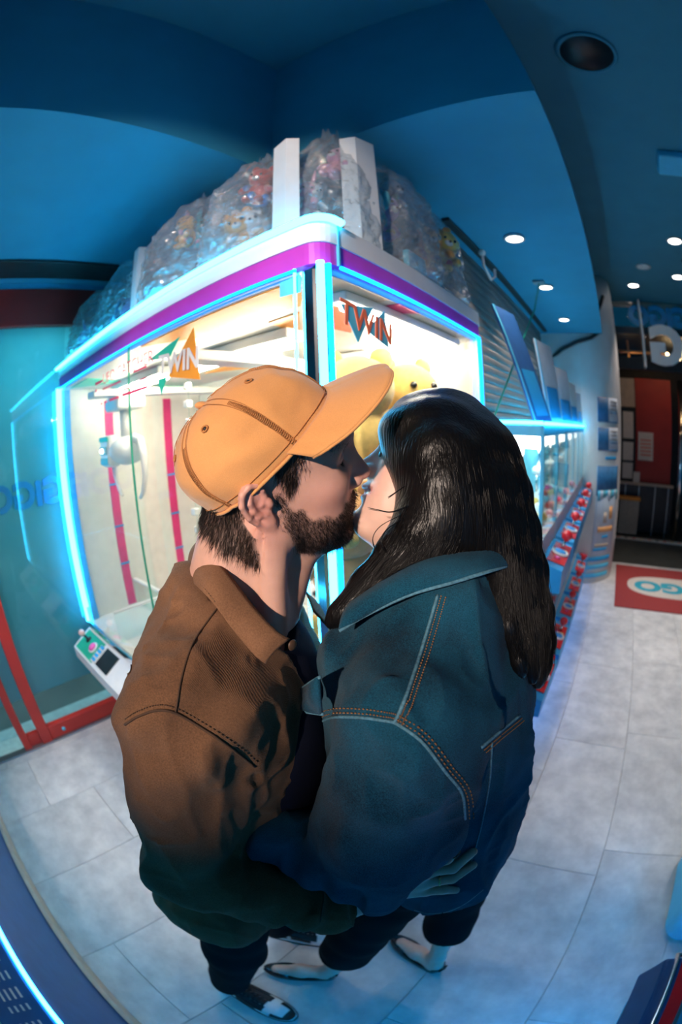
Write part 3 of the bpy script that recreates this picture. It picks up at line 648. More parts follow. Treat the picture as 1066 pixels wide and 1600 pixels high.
# boards standing on the machine top
def board(name, pts, z0, z1, lab, mat='white_plastic'):
    tag(MB().prism(pts, z0, z1).build(name, mat, None), lab, 'board')
board('upright_board', [(-1.535, .72), (-1.485, .715), (-1.475, .745), (-1.525, .75)], HZ + .001, 2.50, 'narrow pale upright board between the left plush bags')
board('upright_board', [(-.725, .72), (-.665, .705), (-.640, .73), (-.70, .745)], HZ + .001, 2.53, 'narrow pale upright board left of the neon corner')
board('upright_board', [(-.590, .845), (-.548, .862), (-.530, .930), (-.572, .913)], HZ + .001, 2.57, 'wide white upright board above the neon corner')
tag(box((-.56, 1.10, HZ + .001), (-.54, 1.22, 2.245), .003).build('price_card', 'cyan_plastic'), 'small blue card standing on the machine edge below the right bags', 'card')
sc_ = thing('metal_clip', 'small chrome clip lying at the edge of the machine top', 'clip', (-.545, 1.32, HZ))
MB().tube([(-.56, 1.28, HZ + .008), (-.53, 1.30, HZ + .012), (-.525, 1.40, HZ + .012), (-.545, 1.41, HZ + .010), (-.56, 1.30, HZ + .008)], .007, 8).build('wire', 'chrome', sc_)
box((-.575, 1.26, HZ + .001), (-.545, 1.30, HZ + .03), .004).build('jaw', 'chrome', sc_)
# ================================================================== ROW OF SMALL TWO-DECK PRIZE MACHINES
pm('console_blue', (.03, .35, .70), .35, var=.06)
RX, RXB = -.30, -.62       # glass front and back of the row
ordinals = ['nearest two-deck prize machine of the row, beside the woman', 'second two-deck prize machine of the row', 'third two-deck prize machine of the row', 'fourth two-deck prize machine of the row', 'fifth two-deck prize machine of the row', 'farthest two-deck prize machine of the row, by the white pillar']
UW = .52
def station(par, y, z, xr):
    # sloping control ledge with red plate, ring, joystick ball and buttons
    c_ = MB(); x0, x1 = RX + .001, xr; w0, w1 = y - .23, y + .23
    c_.add([(x0, w0, z - .13), (x1, w0, z - .13), (x1, w1, z - .13), (x0, w1, z - .13), (x0, w0, z + .012), (x1, w0, z - .02), (x1, w1, z - .02), (x0, w1, z + .012)],
           [(0, 3, 2, 1), (4, 5, 6, 7), (0, 1, 5, 4), (1, 2, 6, 5), (2, 3, 7, 6), (3, 0, 4, 7)])
    cs = c_.build('control_ledge', 'console_blue', par)
    sl = math.atan2(-.032, x1 - x0); A = Matrix.Translation(((x0 + x1) / 2 + .012, y, z - .004)) @ Matrix.Rotation(-sl, 4, 'Y')
    MB().box((-.048, -.16, .001), (.048, .16, .006), A).build('red_plate', 'red_plastic', cs)
    MB().lathe([(.040, .006), (.046, .010), (.046, .018), (.036, .020), (.034, .012)], (0, 0, 0), 20, A @ Matrix.Translation((0, -.02, 0))).build('ring', 'white_plastic', cs)
    MB().lathe([(.012, .010), (.008, .02), (.006, .06)], (0, 0, 0), 10, A @ Matrix.Translation((0, .09, 0))).build('joystick_shaft', 'chrome', cs)
    MB().ball(A @ Vector((0, .09, .076)), .030, 14).build('joystick_ball', 'red_plastic', cs)
    MB().lathe([(.033, .012), (.032, .020), (.02, .026), (.001, .027)], (0, 0, 0), 18, A @ Matrix.Translation((0, -.02, 0))).build('push_button', 'blue_plastic', cs)
    for q, (u, v, m_) in enumerate(((.02, .03, 'yellow_plastic'), (-.02, .035, 'pink_plastic'), (.0, -.10, 'pink_plastic'))):
        MB().lathe([(.014, .006), (.014, .014), (.001, .016)], (0, 0, 0), 12, A @ Matrix.Translation((u, v, 0))).build('small_button', m_, cs)
    return cs
unit0 = None
for k in range(6):
    y0 = 1.86 + UW * k
    if unit0 is None:
        u = thing('mini_prize_machine', ordinals[0], 'claw machine', ((RX + RXB) / 2, y0 + UW / 2, 0), 'row of small two-deck prize machines')
        yc = y0 + UW / 2
        for z0, z1 in ((.0, .30),): box((RXB, y0 + .004, z0), (RX, y0 + UW - .004, z1), .006).build('plinth', 'console_blue', u)
        for z0, z1, lv in ((.30, .98, 'lower'), (1.06, 1.70, 'upper')):
            cb2 = box((RXB, y0 + .004, z0), (RXB + .02, y0 + UW - .004, z1)).build('back_panel', 'cyan_plastic', u)
            box((RXB, y0 + .004, z0), (RX, y0 + UW - .004, z0 + .12), .004).build('tray', 'white_plastic', u)
            box((RX - .006, y0 + .01, z0 + .12), (RX, y0 + UW - .01, z1 - .05)).build('front_glass', 'glass', u)
            box((RXB + .02, y0 + .004, z0 + .12), (RX - .006, y0 + .009, z1 - .05)).build('side_glass', 'glass', u)
            box((RXB, y0 + .004, z1 - .05), (RX, y0 + UW - .004, z1), .005).build('canopy', 'cyan_plastic', u)
            for yy in (y0 + .004, y0 + UW - .022): box((RX - .018, yy, z0 + .1), (RX, yy + .018, z1), .003).build('post', 'cyan_plastic', u)
            box((RXB + .06, yc - .15, z1 - .11), (RX - .05, yc + .15, z1 - .06), .006).build('lamp_box', 'lamp_glow' if lv == 'upper' else 'white_plastic', u)
            # small claw and prizes in the case belong to the picture of the unit
            MB().tube([(-.46, yc, z1 - .1), (-.46, yc, z1 - .26)], .012, 10).build('claw_column', 'chrome', u)
            MB().ball((-.46, yc, z1 - .28), .045, 14, (1, 1.2, .7)).build('claw_body', 'white_plastic', u)
            for s_ in (-1, 1): MB().tube([(-.46, yc + .04 * s_, z1 - .29), (-.46, yc + .085 * s_, z1 - .33), (-.46, yc + .05 * s_, z1 - .40)], .007, 8).build('claw_arm', 'chrome', u)
        box((RXB, y0 + .004, .98), (RX, y0 + UW - .004, 1.06)).build('middle_band', 'console_blue', u)
        MB().tube([(RX + .006, y0 + .002, 1.708), (RX + .006, y0 + UW - .002, 1.708)], .008, 8).build('neon_tube', 'neon_cyan', u)
        MB().tube([(RX + .012, y0 + .02, .195), (RX + .012, y0 + UW - .02, .195)], .008, 8).build('neon_tube', 'neon_row_fill', u)  # strip added under the ledge to tint the floor blue
        station(u, yc, 1.07, -.185); station(u, yc, .34, -.165)
        unit0 = u
    else:
        u = dup(unit0, (unit0.location.x, 1.86 + UW * k + UW / 2, 0)); tag(u, ordinals[k])
        u['_o'] = tuple(u.location)
    if k == 0:
        MB().tube([(RXB, y0 + .012, 1.7095), (RX - .006, y0 + .012, 1.7095)], .008, 8).build('neon_tube', 'neon_cyan', u)
# prizes in the nearest cases
PCOL = ['pink_plastic', 'white_plastic', 'red_plastic', 'yellow_plastic', 'cyan_plastic']
PNAME = ['pink', 'white', 'red', 'yellow', 'cyan']
def capsule(x, y, z, ci, lab):
    t_ = thing('prize_capsule', lab, 'toy capsule', (x, y, z), 'round prize capsules in the small machines')
    MB().lathe([(.001, .0), (.02, .004), (.032, .018), (.035, .034), (.035, .036)], (x, y, z), 14).build('lower_half', 'white_plastic', t_)
    MB().lathe([(.036, .034), (.036, .038), (.032, .055), (.02, .068), (.001, .072)], (x, y, z), 14).build('upper_half', PCOL[ci], t_)
decks = [(.42, 'lower'), (1.18, 'upper')]
for k in range(3):
    for zi, dn in decks:
        for j in range(5):
            yy = 1.86 + UW * k + .08 + .09 * j; xx = -.36 - .06 * ((j * 2 + k) % 3)
            capsule(xx, yy, zi + .0005, (j + k) % 5, '%s topped prize capsule in the %s case of the %s small machine' % (PNAME[(j + k) % 5], dn, ['nearest', 'second', 'third'][k]))
# display boards leaning on top of the row
def popboard(y, lean, w, h, mat, lab):
    M = Matrix.Translation((-.36, y, 1.702)) @ Matrix.Rotation(rd(lean), 4, 'Y') @ Matrix.Rotation(rd(-8), 4, 'Z')
    t_ = thing('display_board', lab, 'display board', (-.36, y, 1.702), 'display boards on the small machines')
    MB().box((-.008, 0, .006), (.0, w, h), M).build('sheet', mat, t_)
    MB().box((.0, 0, .006), (.003, .02, h), M).build('edge', 'cyan_plastic', t_)
    MB().box((.0005, .06, .04), (.002, w - .04, h * .45), M).build('picture', 'sign_blue', t_)
    MB().box((-.06, w * .4, .0), (-.0, w * .4 + .02, .012), M).build('foot', 'white_plastic', t_)
for y, ln, w_, h_, m_, lb in ((1.98, -17, .30, .62, 'deep_blue', 'dark blue display board leaning nearest on the row of small machines'), (2.42, -7, .34, .50, 'poster_pale', 'tall pale display board, second on the row of small machines'),
                              (3.0, -5, .40, .42, 'poster_pale', 'pale display board third on the row of small machines'), (3.62, -4, .40, .38, 'white_plastic', 'white display board fourth on the row of small machines'), (4.25, -3, .40, .34, 'poster_pale', 'small pale display board at the far end of the row')):
    popboard(y, ln, w_, h_, m_, lb)

# ================================================================== NEIGHBOURING MACHINES CUT BY THE FRAME
ml = thing('claw_machine', 'dark blue machine with a cyan neon edge cut by the lower left corner', 'claw machine', (-1.3, -.95, 0))
box((-2.15, -1.5, .03), (-.25, -.48, .70), .01).build('base_cabinet', 'deep_blue', ml)
box((-2.17, -1.52, .70), (-.23, -.44, .775), .008).build('console', 'deep_blue', ml)
MB().tube([(-2.17, -.432, .772), (-.23, -.432, .772)], .007, 8).build('neon_tube', 'neon_cyan', ml)
box((-2.15, -.475, .02), (-.25, -.455, .10)).build('kick_strip', 'beige', ml)
for j in range(4):
    for i in range(14): box((-1.05 + .05 * i, -.485 - .02 * j, .7755), (-1.05 + .05 * i + .018 + .014 * ((i * 7 + j * 3) % 3) / 2, -.478 - .02 * j, .7765)).build('printed_mark', 'poster_pale', ml)
box((-2.13, -.60, .776), (-.27, -.592, 1.25)).build('glass_pane', 'glass', ml)
box((-2.13, -1.5, .776), (-.27, -1.45, 1.25)).build('back_panel', 'film_teal', ml)
box((-2.13, -1.45, .776), (-.27, -.60, .79)).build('deck', 'film_teal', ml)
mr_ = thing('claw_machine', 'blue machine with red control plate cut by the lower right corner', 'claw machine', (1.0, -.2, 0))
box((.86, -.9, .04), (1.7, .30, .80), .01).build('base_cabinet', 'console_blue', mr_)
cs = box((.50, -.9, .60), (1.7, .30, .70), .02).build('shelf', 'cyan_plastic', mr_)
box((.452, -.9, .72), (.50, .335, .845), .008).build('side_cheek', 'deep_blue', mr_)
box((.485, -.9, .70), (1.7, .33, .83), .01).build('console', 'console_blue', mr_)
MB().tube([(.478, -.9, .850), (.478, .338, .850), (1.7, .338, .850)], .008, 8).build('edge_trim', 'chrome', mr_)
box((.49, -.9, .83), (1.7, .325, .842), .003).build('control_plate', 'red_plastic', mr_)
box((.53, .02, .842), (.60, .30, .850), .003).build('button_frame', 'chrome', mr_)
box((.54, .03, .846), (.59, .29, .853), .003).build('button_panel', 'sign_blue', mr_)
for y in (-.05, -.15): MB().lathe([(.035, .842), (.035, .855), (.02, .865), (.001, .867)], (.56, y, 0), 18).build('push_button', 'yellow_plastic', mr_)
for x, y in ((.84, .34), (1.6, .34), (.9, -.8), (1.6, -.8)): MB().lathe([(.04, 0), (.045, .02), (.04, .05), (.02, .06)], (x, y, 0), 14).build('caster', 'black_plastic', mr_)
MB().tube([(.60, -.85, .585), (.60, .28, .585)], .010, 8).build('neon_tube', 'neon_floor_fill', mr_)  # hidden tubes added under the shelf to throw blue on the floor
MB().tube([(.62, .29, .585), (1.6, .29, .585)], .010, 8).build('neon_tube', 'neon_floor_fill', mr_)
for x, y in ((.56, -.28), (1.64, -.28), (.56, -.86)):
    box((x - .02, y - .02, .83), (x + .02, y + .02, 2.02), .006).build('corner_post', 'blue_plastic', mr_)
    MB().tube([(x - .026, y + .024, .86), (x - .026, y + .024, 2.0)], .010, 10).build('neon_tube', 'neon_fill', mr_)  # neon added out of view as blue fill on the couple
box((.58, -.284, .85), (1.62, -.278, 2.0)).build('glass_pane', 'glass', mr_)
box((.54, -.88, 2.02), (1.66, -.24, 2.12), .01).build('header_top', 'white_plastic', mr_)
mk = thing('prize_cabinet', 'light blue rounded cabinet corner at the right edge of the floor', 'cabinet', (1.3, 1.0, 0))
MB().prism(rrect(.82, 1.7, .74, 1.25, .10), .04, .24).build('plinth', 'cyan_plastic', mk)
MB().prism(rrect(.86, 1.7, .78, 1.21, .08), .24, .95).build('body', 'console_blue', mk)
MB().tube([(.84, .80, .262), (.84, 1.2, .262)], .008, 8).build('neon_tube', 'neon_floor_fill', mk)  # tube added for more blue light on the floor
box((.9, .80, 0), (1.6, 1.2, .04)).build('base_foot', 'black_plastic', mk)
# ================================================================== SOFT TOYS
def fur(name, col, var=.12): return pm(name, col, .95, var=var, scale=60, bump=.35, bscale=420, sheen=.5)
for n_, c_ in dict(yellow=(.88, .58, .16), orange=(.85, .42, .14), white=(.82, .80, .78), teal=(.03, .36, .44), pink=(.78, .35, .48), purple=(.40, .22, .55), blue=(.06, .22, .55), brown=(.35, .20, .10), green=(.12, .40, .32), red=(.65, .06, .05), grey=(.40, .42, .46)).items(): fur('fur_' + n_, c_)
pm('toy_eye', (.008, .008, .01), .12, var=.1, coat=1)
pm('toy_nose', (.10, .04, .04), .4)
def plush_at(s, ear, face=True):
    """Build one soft toy in local coordinates (front -y, base z 0, height about s); returns root"""
    root = bpy.data.objects.new('plush_toy', None); COL.objects.link(root); root['_o'] = (0, 0, 0); root.empty_display_size = .05
    B = lambda c, r, sc=(1, 1, 1), n=16, M=None: MB().ball(tuple(v * s for v in c), r * s, n, sc, M)
    B((0, 0, .27), .25, (1.05, .92, 1.08)).build('body', 'fur_white', root)
    B((0, -.02, .66), .27, (1.1, .98, .98), 20).build('head', 'fur_white', root)
    for sx in (-1, 1):
        if ear == 'round': B((.20 * sx, 0, .90), .095, (1, .55, 1)).build('ear', 'fur_white', root)
        elif ear == 'long': MB().tube([(.12 * sx * s, 0, .86 * s), (.17 * sx * s, .01 * s, 1.02 * s), (.20 * sx * s, -.01 * s, 1.2 * s)], [.07 * s, .08 * s, .03 * s], 12, flat=.6).build('ear', 'fur_white', root)
        else: B((.28 * sx, .0, .66), .12, (.5, .8, 1.5)).build('ear', 'fur_white', root)
        MB().tube([(.20 * sx * s, -.06 * s, .42 * s), (.33 * sx * s, -.14 * s, .34 * s), (.36 * sx * s, -.2 * s, .27 * s)], [.08 * s, .085 * s, .065 * s], 12).build('arm', 'fur_white', root)
        B((.15 * sx, -.22, .09), .105, (.95, 1.3, .85)).build('leg', 'fur_white', root)
        if face: B((.11 * sx, -.265, .70), .034, n=12).build('eye', 'toy_eye', root)
    if face:
        B((0, -.27, .61), .075, (1.2, .6, .8)).build('muzzle', 'fur_white', root)
        B((0, -.315, .64), .026, n=10).build('nose', 'toy_nose', root)
    return root
PROTO = {}
def plush(loc, s, rz, col, ear, label, group=None, muzzle='fur_white', tilt=0, roll=0):
    key = (ear, s)
    if key not in PROTO: r = plush_at(s, ear); PROTO[key] = r
    else: r = dup(PROTO[key])
    r.location = loc; r.rotation_euler = (tilt, roll, rz); tag(r, label, 'soft toy', group); r['_o'] = tuple(loc)
    for c_ in r.children:
        n_ = c_.name.split('.')[0]
        if n_ in ('body', 'head', 'ear', 'arm', 'leg'): setmat(c_, 'fur_' + col)
        elif n_ == 'muzzle': setmat(c_, muzzle)
        else: setmat(c_, c_.data.materials[0])
    return r
GR = 'soft toys stacked in the large claw machine'
R_ = rd(52)
plush((-.80, 1.18, 1.545), .42, R_ - .25, 'yellow', 'round', 'yellow bear soft toy at the top of the stack behind the cap brim', GR, 'fur_yellow')
plush((-.76, 1.45, 1.545), .42, R_ + .2, 'yellow', 'round', 'yellow bear soft toy at the top of the stack above the woman', GR, 'fur_yellow')
plush((-.76, 1.02, 1.128), .41, R_ - .2, 'orange', 'round', 'orange bear soft toy seen between the chins of the couple', GR, 'fur_yellow')
plush((-.72, 1.40, 1.128), .41, R_, 'yellow', 'round', 'yellow bear soft toy in the middle layer behind the long hair', GR, 'fur_yellow')
plush((-1.12, 1.42, 1.128), .41, R_ - .5, 'yellow', 'drop', 'yellow soft toy in the middle layer towards the machine back', GR, 'fur_yellow')
plush((-.74, .96, .706), .42, R_ - .3, 'yellow', 'round', 'yellow bear soft toy on the machine deck behind the couple', GR, 'fur_yellow')
plush((-.72, 1.36, .706), .42, R_, 'blue', 'round', 'blue bear soft toy on the machine deck at the glass side', GR)
plush((-1.12, 1.40, .706), .42, R_ - .5, 'white', 'round', 'white bear soft toy on the machine deck', GR)
wt = plush((-1.86, 1.22, .706), .36, R_ - .9, 'white', 'round', 'white and teal soft toy on the machine deck left of the man', GR)
for c_ in wt.children:
    if c_.name.split('.')[0] in ('body', 'leg', 'arm'): setmat(c_, 'fur_teal')

# ---------------------------------------------------------------- crinkled clear bags full of small toys on top of the machine
glassmat('bag_film', (.95, .98, .99), 1.3, .09, bump=.6, bscale=30, base_refl=.17, haze=.14)
def bag(cx, cy, rx, ry, h, label, seed, twist=True):
    t_ = thing('plastic_bag', label, 'plastic bag', (cx, cy, HZ + .002), 'clear plastic bags of soft toys on the claw machine')
    nu, nv = 84, 52; P = []
    for i in range(nu):
        a = 2 * PI * i / nu; row = []
        for j in range(nv):
            v = j / (nv - 1)
            if v < .06: rr_ = .55 + .45 * (v / .06); zz = 0.004 * v
            else:
                q = (v - .06) / .94
                rr_ = (1 - q ** 3.2 * .80) * (1 + .06 * math.sin(3.0 * q)) ; zz = q * h
                if twist and q > .86: rr_ *= 1 - .45 * math.sin((q - .86) / .14 * PI); rr_ = max(rr_, .14)
            ca, sa = math.cos(a), math.sin(a); sq = 1 / (abs(ca) ** 3 + abs(sa) ** 3) ** (1 / 3.)
            n3 = Vector((ca * 2.2, sa * 2.2, zz * 9 + seed * 7.3))
            d = .13 * mnoise.noise(n3 * 1.1) + .10 * abs(mnoise.noise(n3 * 2.3)) + .05 * abs(mnoise.noise(n3 * 5.1)) + .045 * abs(mnoise.noise(n3 * 9)) + .02 * mnoise.noise(n3 * 17)
            r1_ = (1 if v < .06 else 0) 
            f = rr_ * (.82 + .10 * sq) * (1 + d * (1 if v > .06 else .3))
            row.append((cx + rx * f * ca, cy + ry * f * sa, HZ + .003 + zz + (.05 * mnoise.noise(n3 * 1.7) * h * 2 * (v ** 2) if v > .06 else 0)))
        P.append(row)
    MB().sheet(P, 0, True, False).build('film', 'bag_film', t_)
    kn = MB().ball((cx, cy, HZ + h * .93), .022, 10, (1, 1, .7)); kn.build('knot', 'acrylic', t_)
    return t_
COLS = ['white', 'pink', 'teal', 'purple', 'blue', 'orange', 'grey', 'brown', 'green', 'red', 'yellow']
EARS = ['round', 'long', 'drop']; EW = {'round': 'round eared', 'long': 'long eared', 'drop': 'floppy eared'}
BAGS = [(-2.14, .90, .25, .25, .42, 'leftmost plastic bag of toys on the claw machine', 'leftmost bag', ['purple', 'pink', 'grey', 'blue', 'red', 'white', 'teal', 'orange']),
        (-1.75, .90, .20, .25, .44, 'second plastic bag of toys from the left, beside the left board', 'second bag from the left', ['blue', 'teal', 'grey', 'purple', 'green', 'white', 'pink']),
        (-1.26, .90, .25, .25, .50, 'plastic bag of mostly white toys right of the left board', 'bag right of the left board', ['white', 'white', 'pink', 'purple', 'grey', 'orange', 'white', 'yellow', 'teal']),
        (-.92, .90, .19, .23, .51, 'plastic bag of toys left of the middle board', 'bag left of the middle board', ['white', 'orange', 'blue', 'green', 'white', 'red', 'grey', 'white']),
        (-.66, .90, .13, .15, .50, 'shiny plastic bag of pink and white toys between the two boards', 'bag between the boards', ['purple', 'white', 'pink', 'white', 'pink']),
        (-.66, 1.17, .18, .18, .50, 'plastic bag of teal toys right of the wide board', 'bag right of the wide board', ['teal', 'purple', 'green', 'orange', 'teal', 'grey', 'white', 'brown']),
        (-.68, 1.49, .17, .17, .48, 'rightmost plastic bag of toys on the claw machine', 'rightmost bag', ['brown', 'yellow', 'teal', 'purple', 'orange', 'grey', 'green', 'red'])]
for k, (cx, cy, rx, ry, h, lab, nm, cl) in enumerate(BAGS):
    bag(cx, cy, rx, ry, h, lab, k + 1)
    used = {}
    for j, c_ in enumerate(cl):
        lvl = j % 3; rr_ = .5 if lvl < 2 else .22
        a = -2.2 + j * 2.1 + k; s_ = .13 if rx < .15 else (.20, .19, .15)[lvl]
        x = cx + rx * rr_ * math.cos(a); y = cy + ry * rr_ * math.sin(a) - .02; z = HZ + .006 + lvl * (h * .27)
        n_c = used.get(c_, 0); used[c_] = n_c + 1
        e = EARS[(sum(map(ord, c_)) + k + n_c) % 3]
        lb = 'small %s %s soft toy in the %s' % (c_, EW[e], nm)
        plush((x, y, z), s_, rd(37) + .9 * math.sin(j * 3.1 + k), c_, e, lb, 'small soft toys in the ' + nm, tilt=.25 * math.sin(j * 1.7), roll=.3 * math.sin(j * 2.3 + k))
# ================================================================== SCULPTING TOOLS (signed distance fields -> meshes)
def U(px, py, y):
    """point in the viewer-aligned frame (x right, y ahead, z up) on the ray through a photograph position at distance y ahead"""
    x = (px - 533) / F_PX; yy = -(py - 800) / F_PX; r = math.hypot(x, yy) + 1e-12
    th = 2 * math.asin(r / 2); s = math.sin(th) / r
    d = CAM_R @ np.array([x * s, yy * s, -math.cos(th)])
    return d * (y / d[1]) + np.array([0, 0, CAM_H])
def UZ(px, py, z):
    d = U(px, py, 1.0) - np.array([0, 0, CAM_H]); return d * ((z - CAM_H) / d[2]) + np.array([0, 0, CAM_H])
def c2r(P): return np.asarray(P, float) @ RZ.T          # viewer-aligned frame -> room
def rotm(yaw, pitch, roll):
    y, p, r = math.radians(yaw), -math.radians(pitch), math.radians(roll)
    A = np.array([[math.cos(y), -math.sin(y), 0], [math.sin(y), math.cos(y), 0], [0, 0, 1]])
    B = np.array([[math.cos(p), 0, math.sin(p)], [0, 1, 0], [-math.sin(p), 0, math.cos(p)]])
    C = np.array([[1, 0, 0], [0, math.cos(r), -math.sin(r)], [0, math.sin(r), math.cos(r)]])
    return A @ B @ C
def smin(a, b, k): 
    h = np.maximum(k - np.abs(a - b), 0) / k; return np.minimum(a, b) - h * h * k * .25
def smax(a, b, k): return -smin(-a, -b, k)
def ell(P, c, r, R=None):
    q = P - np.asarray(c, np.float32)
    if R is not None: q = q @ np.asarray(R, np.float32)
    r = np.asarray(r, np.float32); k0 = np.sqrt(((q / r) ** 2).sum(1)) + 1e-9; k1 = np.sqrt(((q / (r * r)) ** 2).sum(1)) + 1e-9
    return k0 * (k0 - 1) / k1
def cap_(P, a, b, ra, rb):
    a = np.asarray(a, np.float32); b = np.asarray(b, np.float32); ab = b - a; q = P - a
    t = np.clip((q @ ab) / (ab @ ab), 0, 1); d = q - t[:, None] * ab
    return np.sqrt((d * d).sum(1)) - (ra + (rb - ra) * t)
def chain(P, pts, rs, k=.02):
    f = None
    for i in range(len(pts) - 1):
        g = cap_(P, pts[i], pts[i + 1], rs[i], rs[i + 1]); f = g if f is None else smin(f, g, k)
    return f
def sph(P, c, r): q = P - np.asarray(c, np.float32); return np.sqrt((q * q).sum(1)) - r
def vnoise(P, sc, seed=0):
    q = P * sc + seed * 17.31; i = np.floor(q).astype(np.int64); f = (q - i); f = f * f * (3 - 2 * f)
    def h(ix, iy, iz):
        n = (ix * 374761393 + iy * 668265263 + iz * 1274126177 + seed * 69069) & 0x7fffffff
        n = ((n ^ (n >> 13)) * 1103515245) & 0x7fffffff; n = n ^ (n >> 16); return (n & 0xffff) / 65535.0 * 2 - 1
    x, y, z = i[:, 0], i[:, 1], i[:, 2]; o = 0
    for dx in (0, 1):
        wx = f[:, 0] if dx else 1 - f[:, 0]
        for dy in (0, 1):
            wy = f[:, 1] if dy else 1 - f[:, 1]
            for dz in (0, 1):
                wz = f[:, 2] if dz else 1 - f[:, 2]; o = o + wx * wy * wz * h(x + dx, y + dy, z + dz)
    return o
def ridge(P, A, sc, seed, pw=5):
    """sharp creases: ridged noise, stretched by A"""
    return (1 - np.abs(vnoise((P * np.array(A, np.float32)), sc, seed))) ** pw
def mesh_sdf(fn, lo, hi, h, B=4):
    lo = np.asarray(lo, float); hi = np.asarray(hi, float)
    nb = np.ceil((hi - lo) / (h * B)).astype(int); n = nb * B
    cx = [lo[a] + (np.arange(nb[a]) + .5) * B * h - .5 * h for a in range(3)]
    G = np.stack(np.meshgrid(*cx, indexing='ij'), -1).reshape(-1, 3).astype(np.float32)
    fc = fn(G).reshape(nb); act = np.abs(fc) < B * h * 1.9 + .004
    f = np.repeat(np.repeat(np.repeat(np.where(fc < 0, -1., 1.).astype(np.float32), B, 0), B, 1), B, 2)
    bi = np.argwhere(act); off = np.stack(np.meshgrid(*[np.arange(B)] * 3, indexing='ij'), -1).reshape(-1, 3)
    idx = (bi[:, None, :] * B + off[None]).reshape(-1, 3)
    pts = (lo + idx * h).astype(np.float32); val = np.empty(len(pts), np.float32)
    for s in range(0, len(pts), 400000): val[s:s + 400000] = fn(pts[s:s + 400000])
    f[idx[:, 0], idx[:, 1], idx[:, 2]] = val
    s = f < 0; c = np.zeros(n - 1, np.int8)
    for dx in (0, 1):
        for dy in (0, 1):
            for dz in (0, 1): c += s[dx:n[0] - 1 + dx, dy:n[1] - 1 + dy, dz:n[2] - 1 + dz]
    m = (c > 0) & (c < 8); ci = np.argwhere(m); vid = -np.ones(n - 1, np.int64); vid[m] = np.arange(len(ci))
    corn = [(a, b, d) for a in (0, 1) for b in (0, 1) for d in (0, 1)]
    cv = {k: f[ci[:, 0] + k[0], ci[:, 1] + k[1], ci[:, 2] + k[2]] for k in corn}
    acc = np.zeros((len(ci), 3)); cnt = np.zeros(len(ci))
    for k in corn:
        for ax in range(3):
            if k[ax] == 0:
                k2 = list(k); k2[ax] = 1; k2 = tuple(k2); a, b = cv[k], cv[k2]; x = (a < 0) != (b < 0)
                t = np.where(x, a / np.where(x, a - b, 1), 0); p = np.tile(np.array(k, float), (len(ci), 1)); p[:, ax] = t
                acc += p * x[:, None]; cnt += x
    V = lo + (ci + acc / cnt[:, None]) * h
    F = []
    for ax in range(3):
        u, v = (ax + 1) % 3, (ax + 2) % 3
        sl = [slice(None)] * 3; sl2 = [slice(None)] * 3; sl[ax] = slice(0, n[ax] - 1); sl2[ax] = slice(1, n[ax])
        e = s[tuple(sl)] != s[tuple(sl2)]; ei = np.argwhere(e)
        ok = (ei[:, u] > 0) & (ei[:, v] > 0) & (ei[:, u] < n[u] - 1) & (ei[:, v] < n[v] - 1); ei = ei[ok]
        du = np.zeros(3, int); du[u] = 1; dv = np.zeros(3, int); dv[v] = 1
        q = [ei - du - dv, ei - dv, ei, ei - du]
        q = np.stack([vid[a[:, 0], a[:, 1], a[:, 2]] for a in q], 1)
        ins = s[ei[:, 0], ei[:, 1], ei[:, 2]]; q[~ins] = q[~ins][:, ::-1]; F.append(q)
    F = np.concatenate(F); F = F[(F >= 0).all(1)]
    return V, F
def grad(fn, P, e=.0008):
    g = np.stack([fn((P + d).astype(np.float32)) - fn((P - d).astype(np.float32)) for d in np.eye(3) * e], 1)
    return g / (np.linalg.norm(g, axis=1, keepdims=True) + 1e-9)
def mesh_obj(name, V, F, mat, parent=None, cols=None, xf=c2r, origin=None):
    """V in the viewer-aligned frame unless xf is given"""
    W = xf(V) if xf else np.asarray(V)
    off = np.array(parent['_o']) if parent is not None else (np.array(origin) if origin is not None else np.zeros(3))
    me = bpy.data.meshes.new(name); W = W - off
    if isinstance(F, np.ndarray):
        k = F.shape[1]; me.vertices.add(len(W)); me.vertices.foreach_set('co', W.astype(np.float32).ravel())
        me.loops.add(F.size); me.loops.foreach_set('vertex_index', F.astype(np.int32).ravel())
        me.polygons.add(len(F)); me.polygons.foreach_set('loop_start', np.arange(0, F.size, k, dtype=np.int32))
        me.update(calc_edges=True); me.validate()
    else: me.from_pydata(W.tolist(), [], F)
    me.polygons.foreach_set('use_smooth', np.ones(len(me.polygons), bool))
    if cols is not None:
        ca = me.color_attributes.new('Col', 'FLOAT_COLOR', 'POINT'); ca.data.foreach_set('color', np.concatenate([cols, np.ones((len(cols), 1))], 1).astype(np.float32).ravel())
    me.update()
    me.materials.append(MATS[mat] if isinstance(mat, str) else mat)
    o = bpy.data.objects.new(name, me); COL.objects.link(o)
    if parent is not None: o.parent = parent
    elif origin is not None: o.location = origin
    o['_o'] = tuple(float(v) for v in off)
    return o
def bvh_of(V, F):
    W = c2r(V); return BVHTree.FromPolygons([tuple(p) for p in W], [tuple(int(i) for i in f) for f in F])
def shoot(bvh, px, py, lift=.001):
    d = c2r(U(px, py, 1.0) - np.array([0, 0, CAM_H])); hit, nrm, i, dist = bvh.ray_cast(Vector((0, 0, CAM_H)), Vector(d).normalized())
    if hit is None: return None
    if nrm.dot(Vector(d)) > 0: nrm = -nrm
    return hit + nrm * lift, nrm
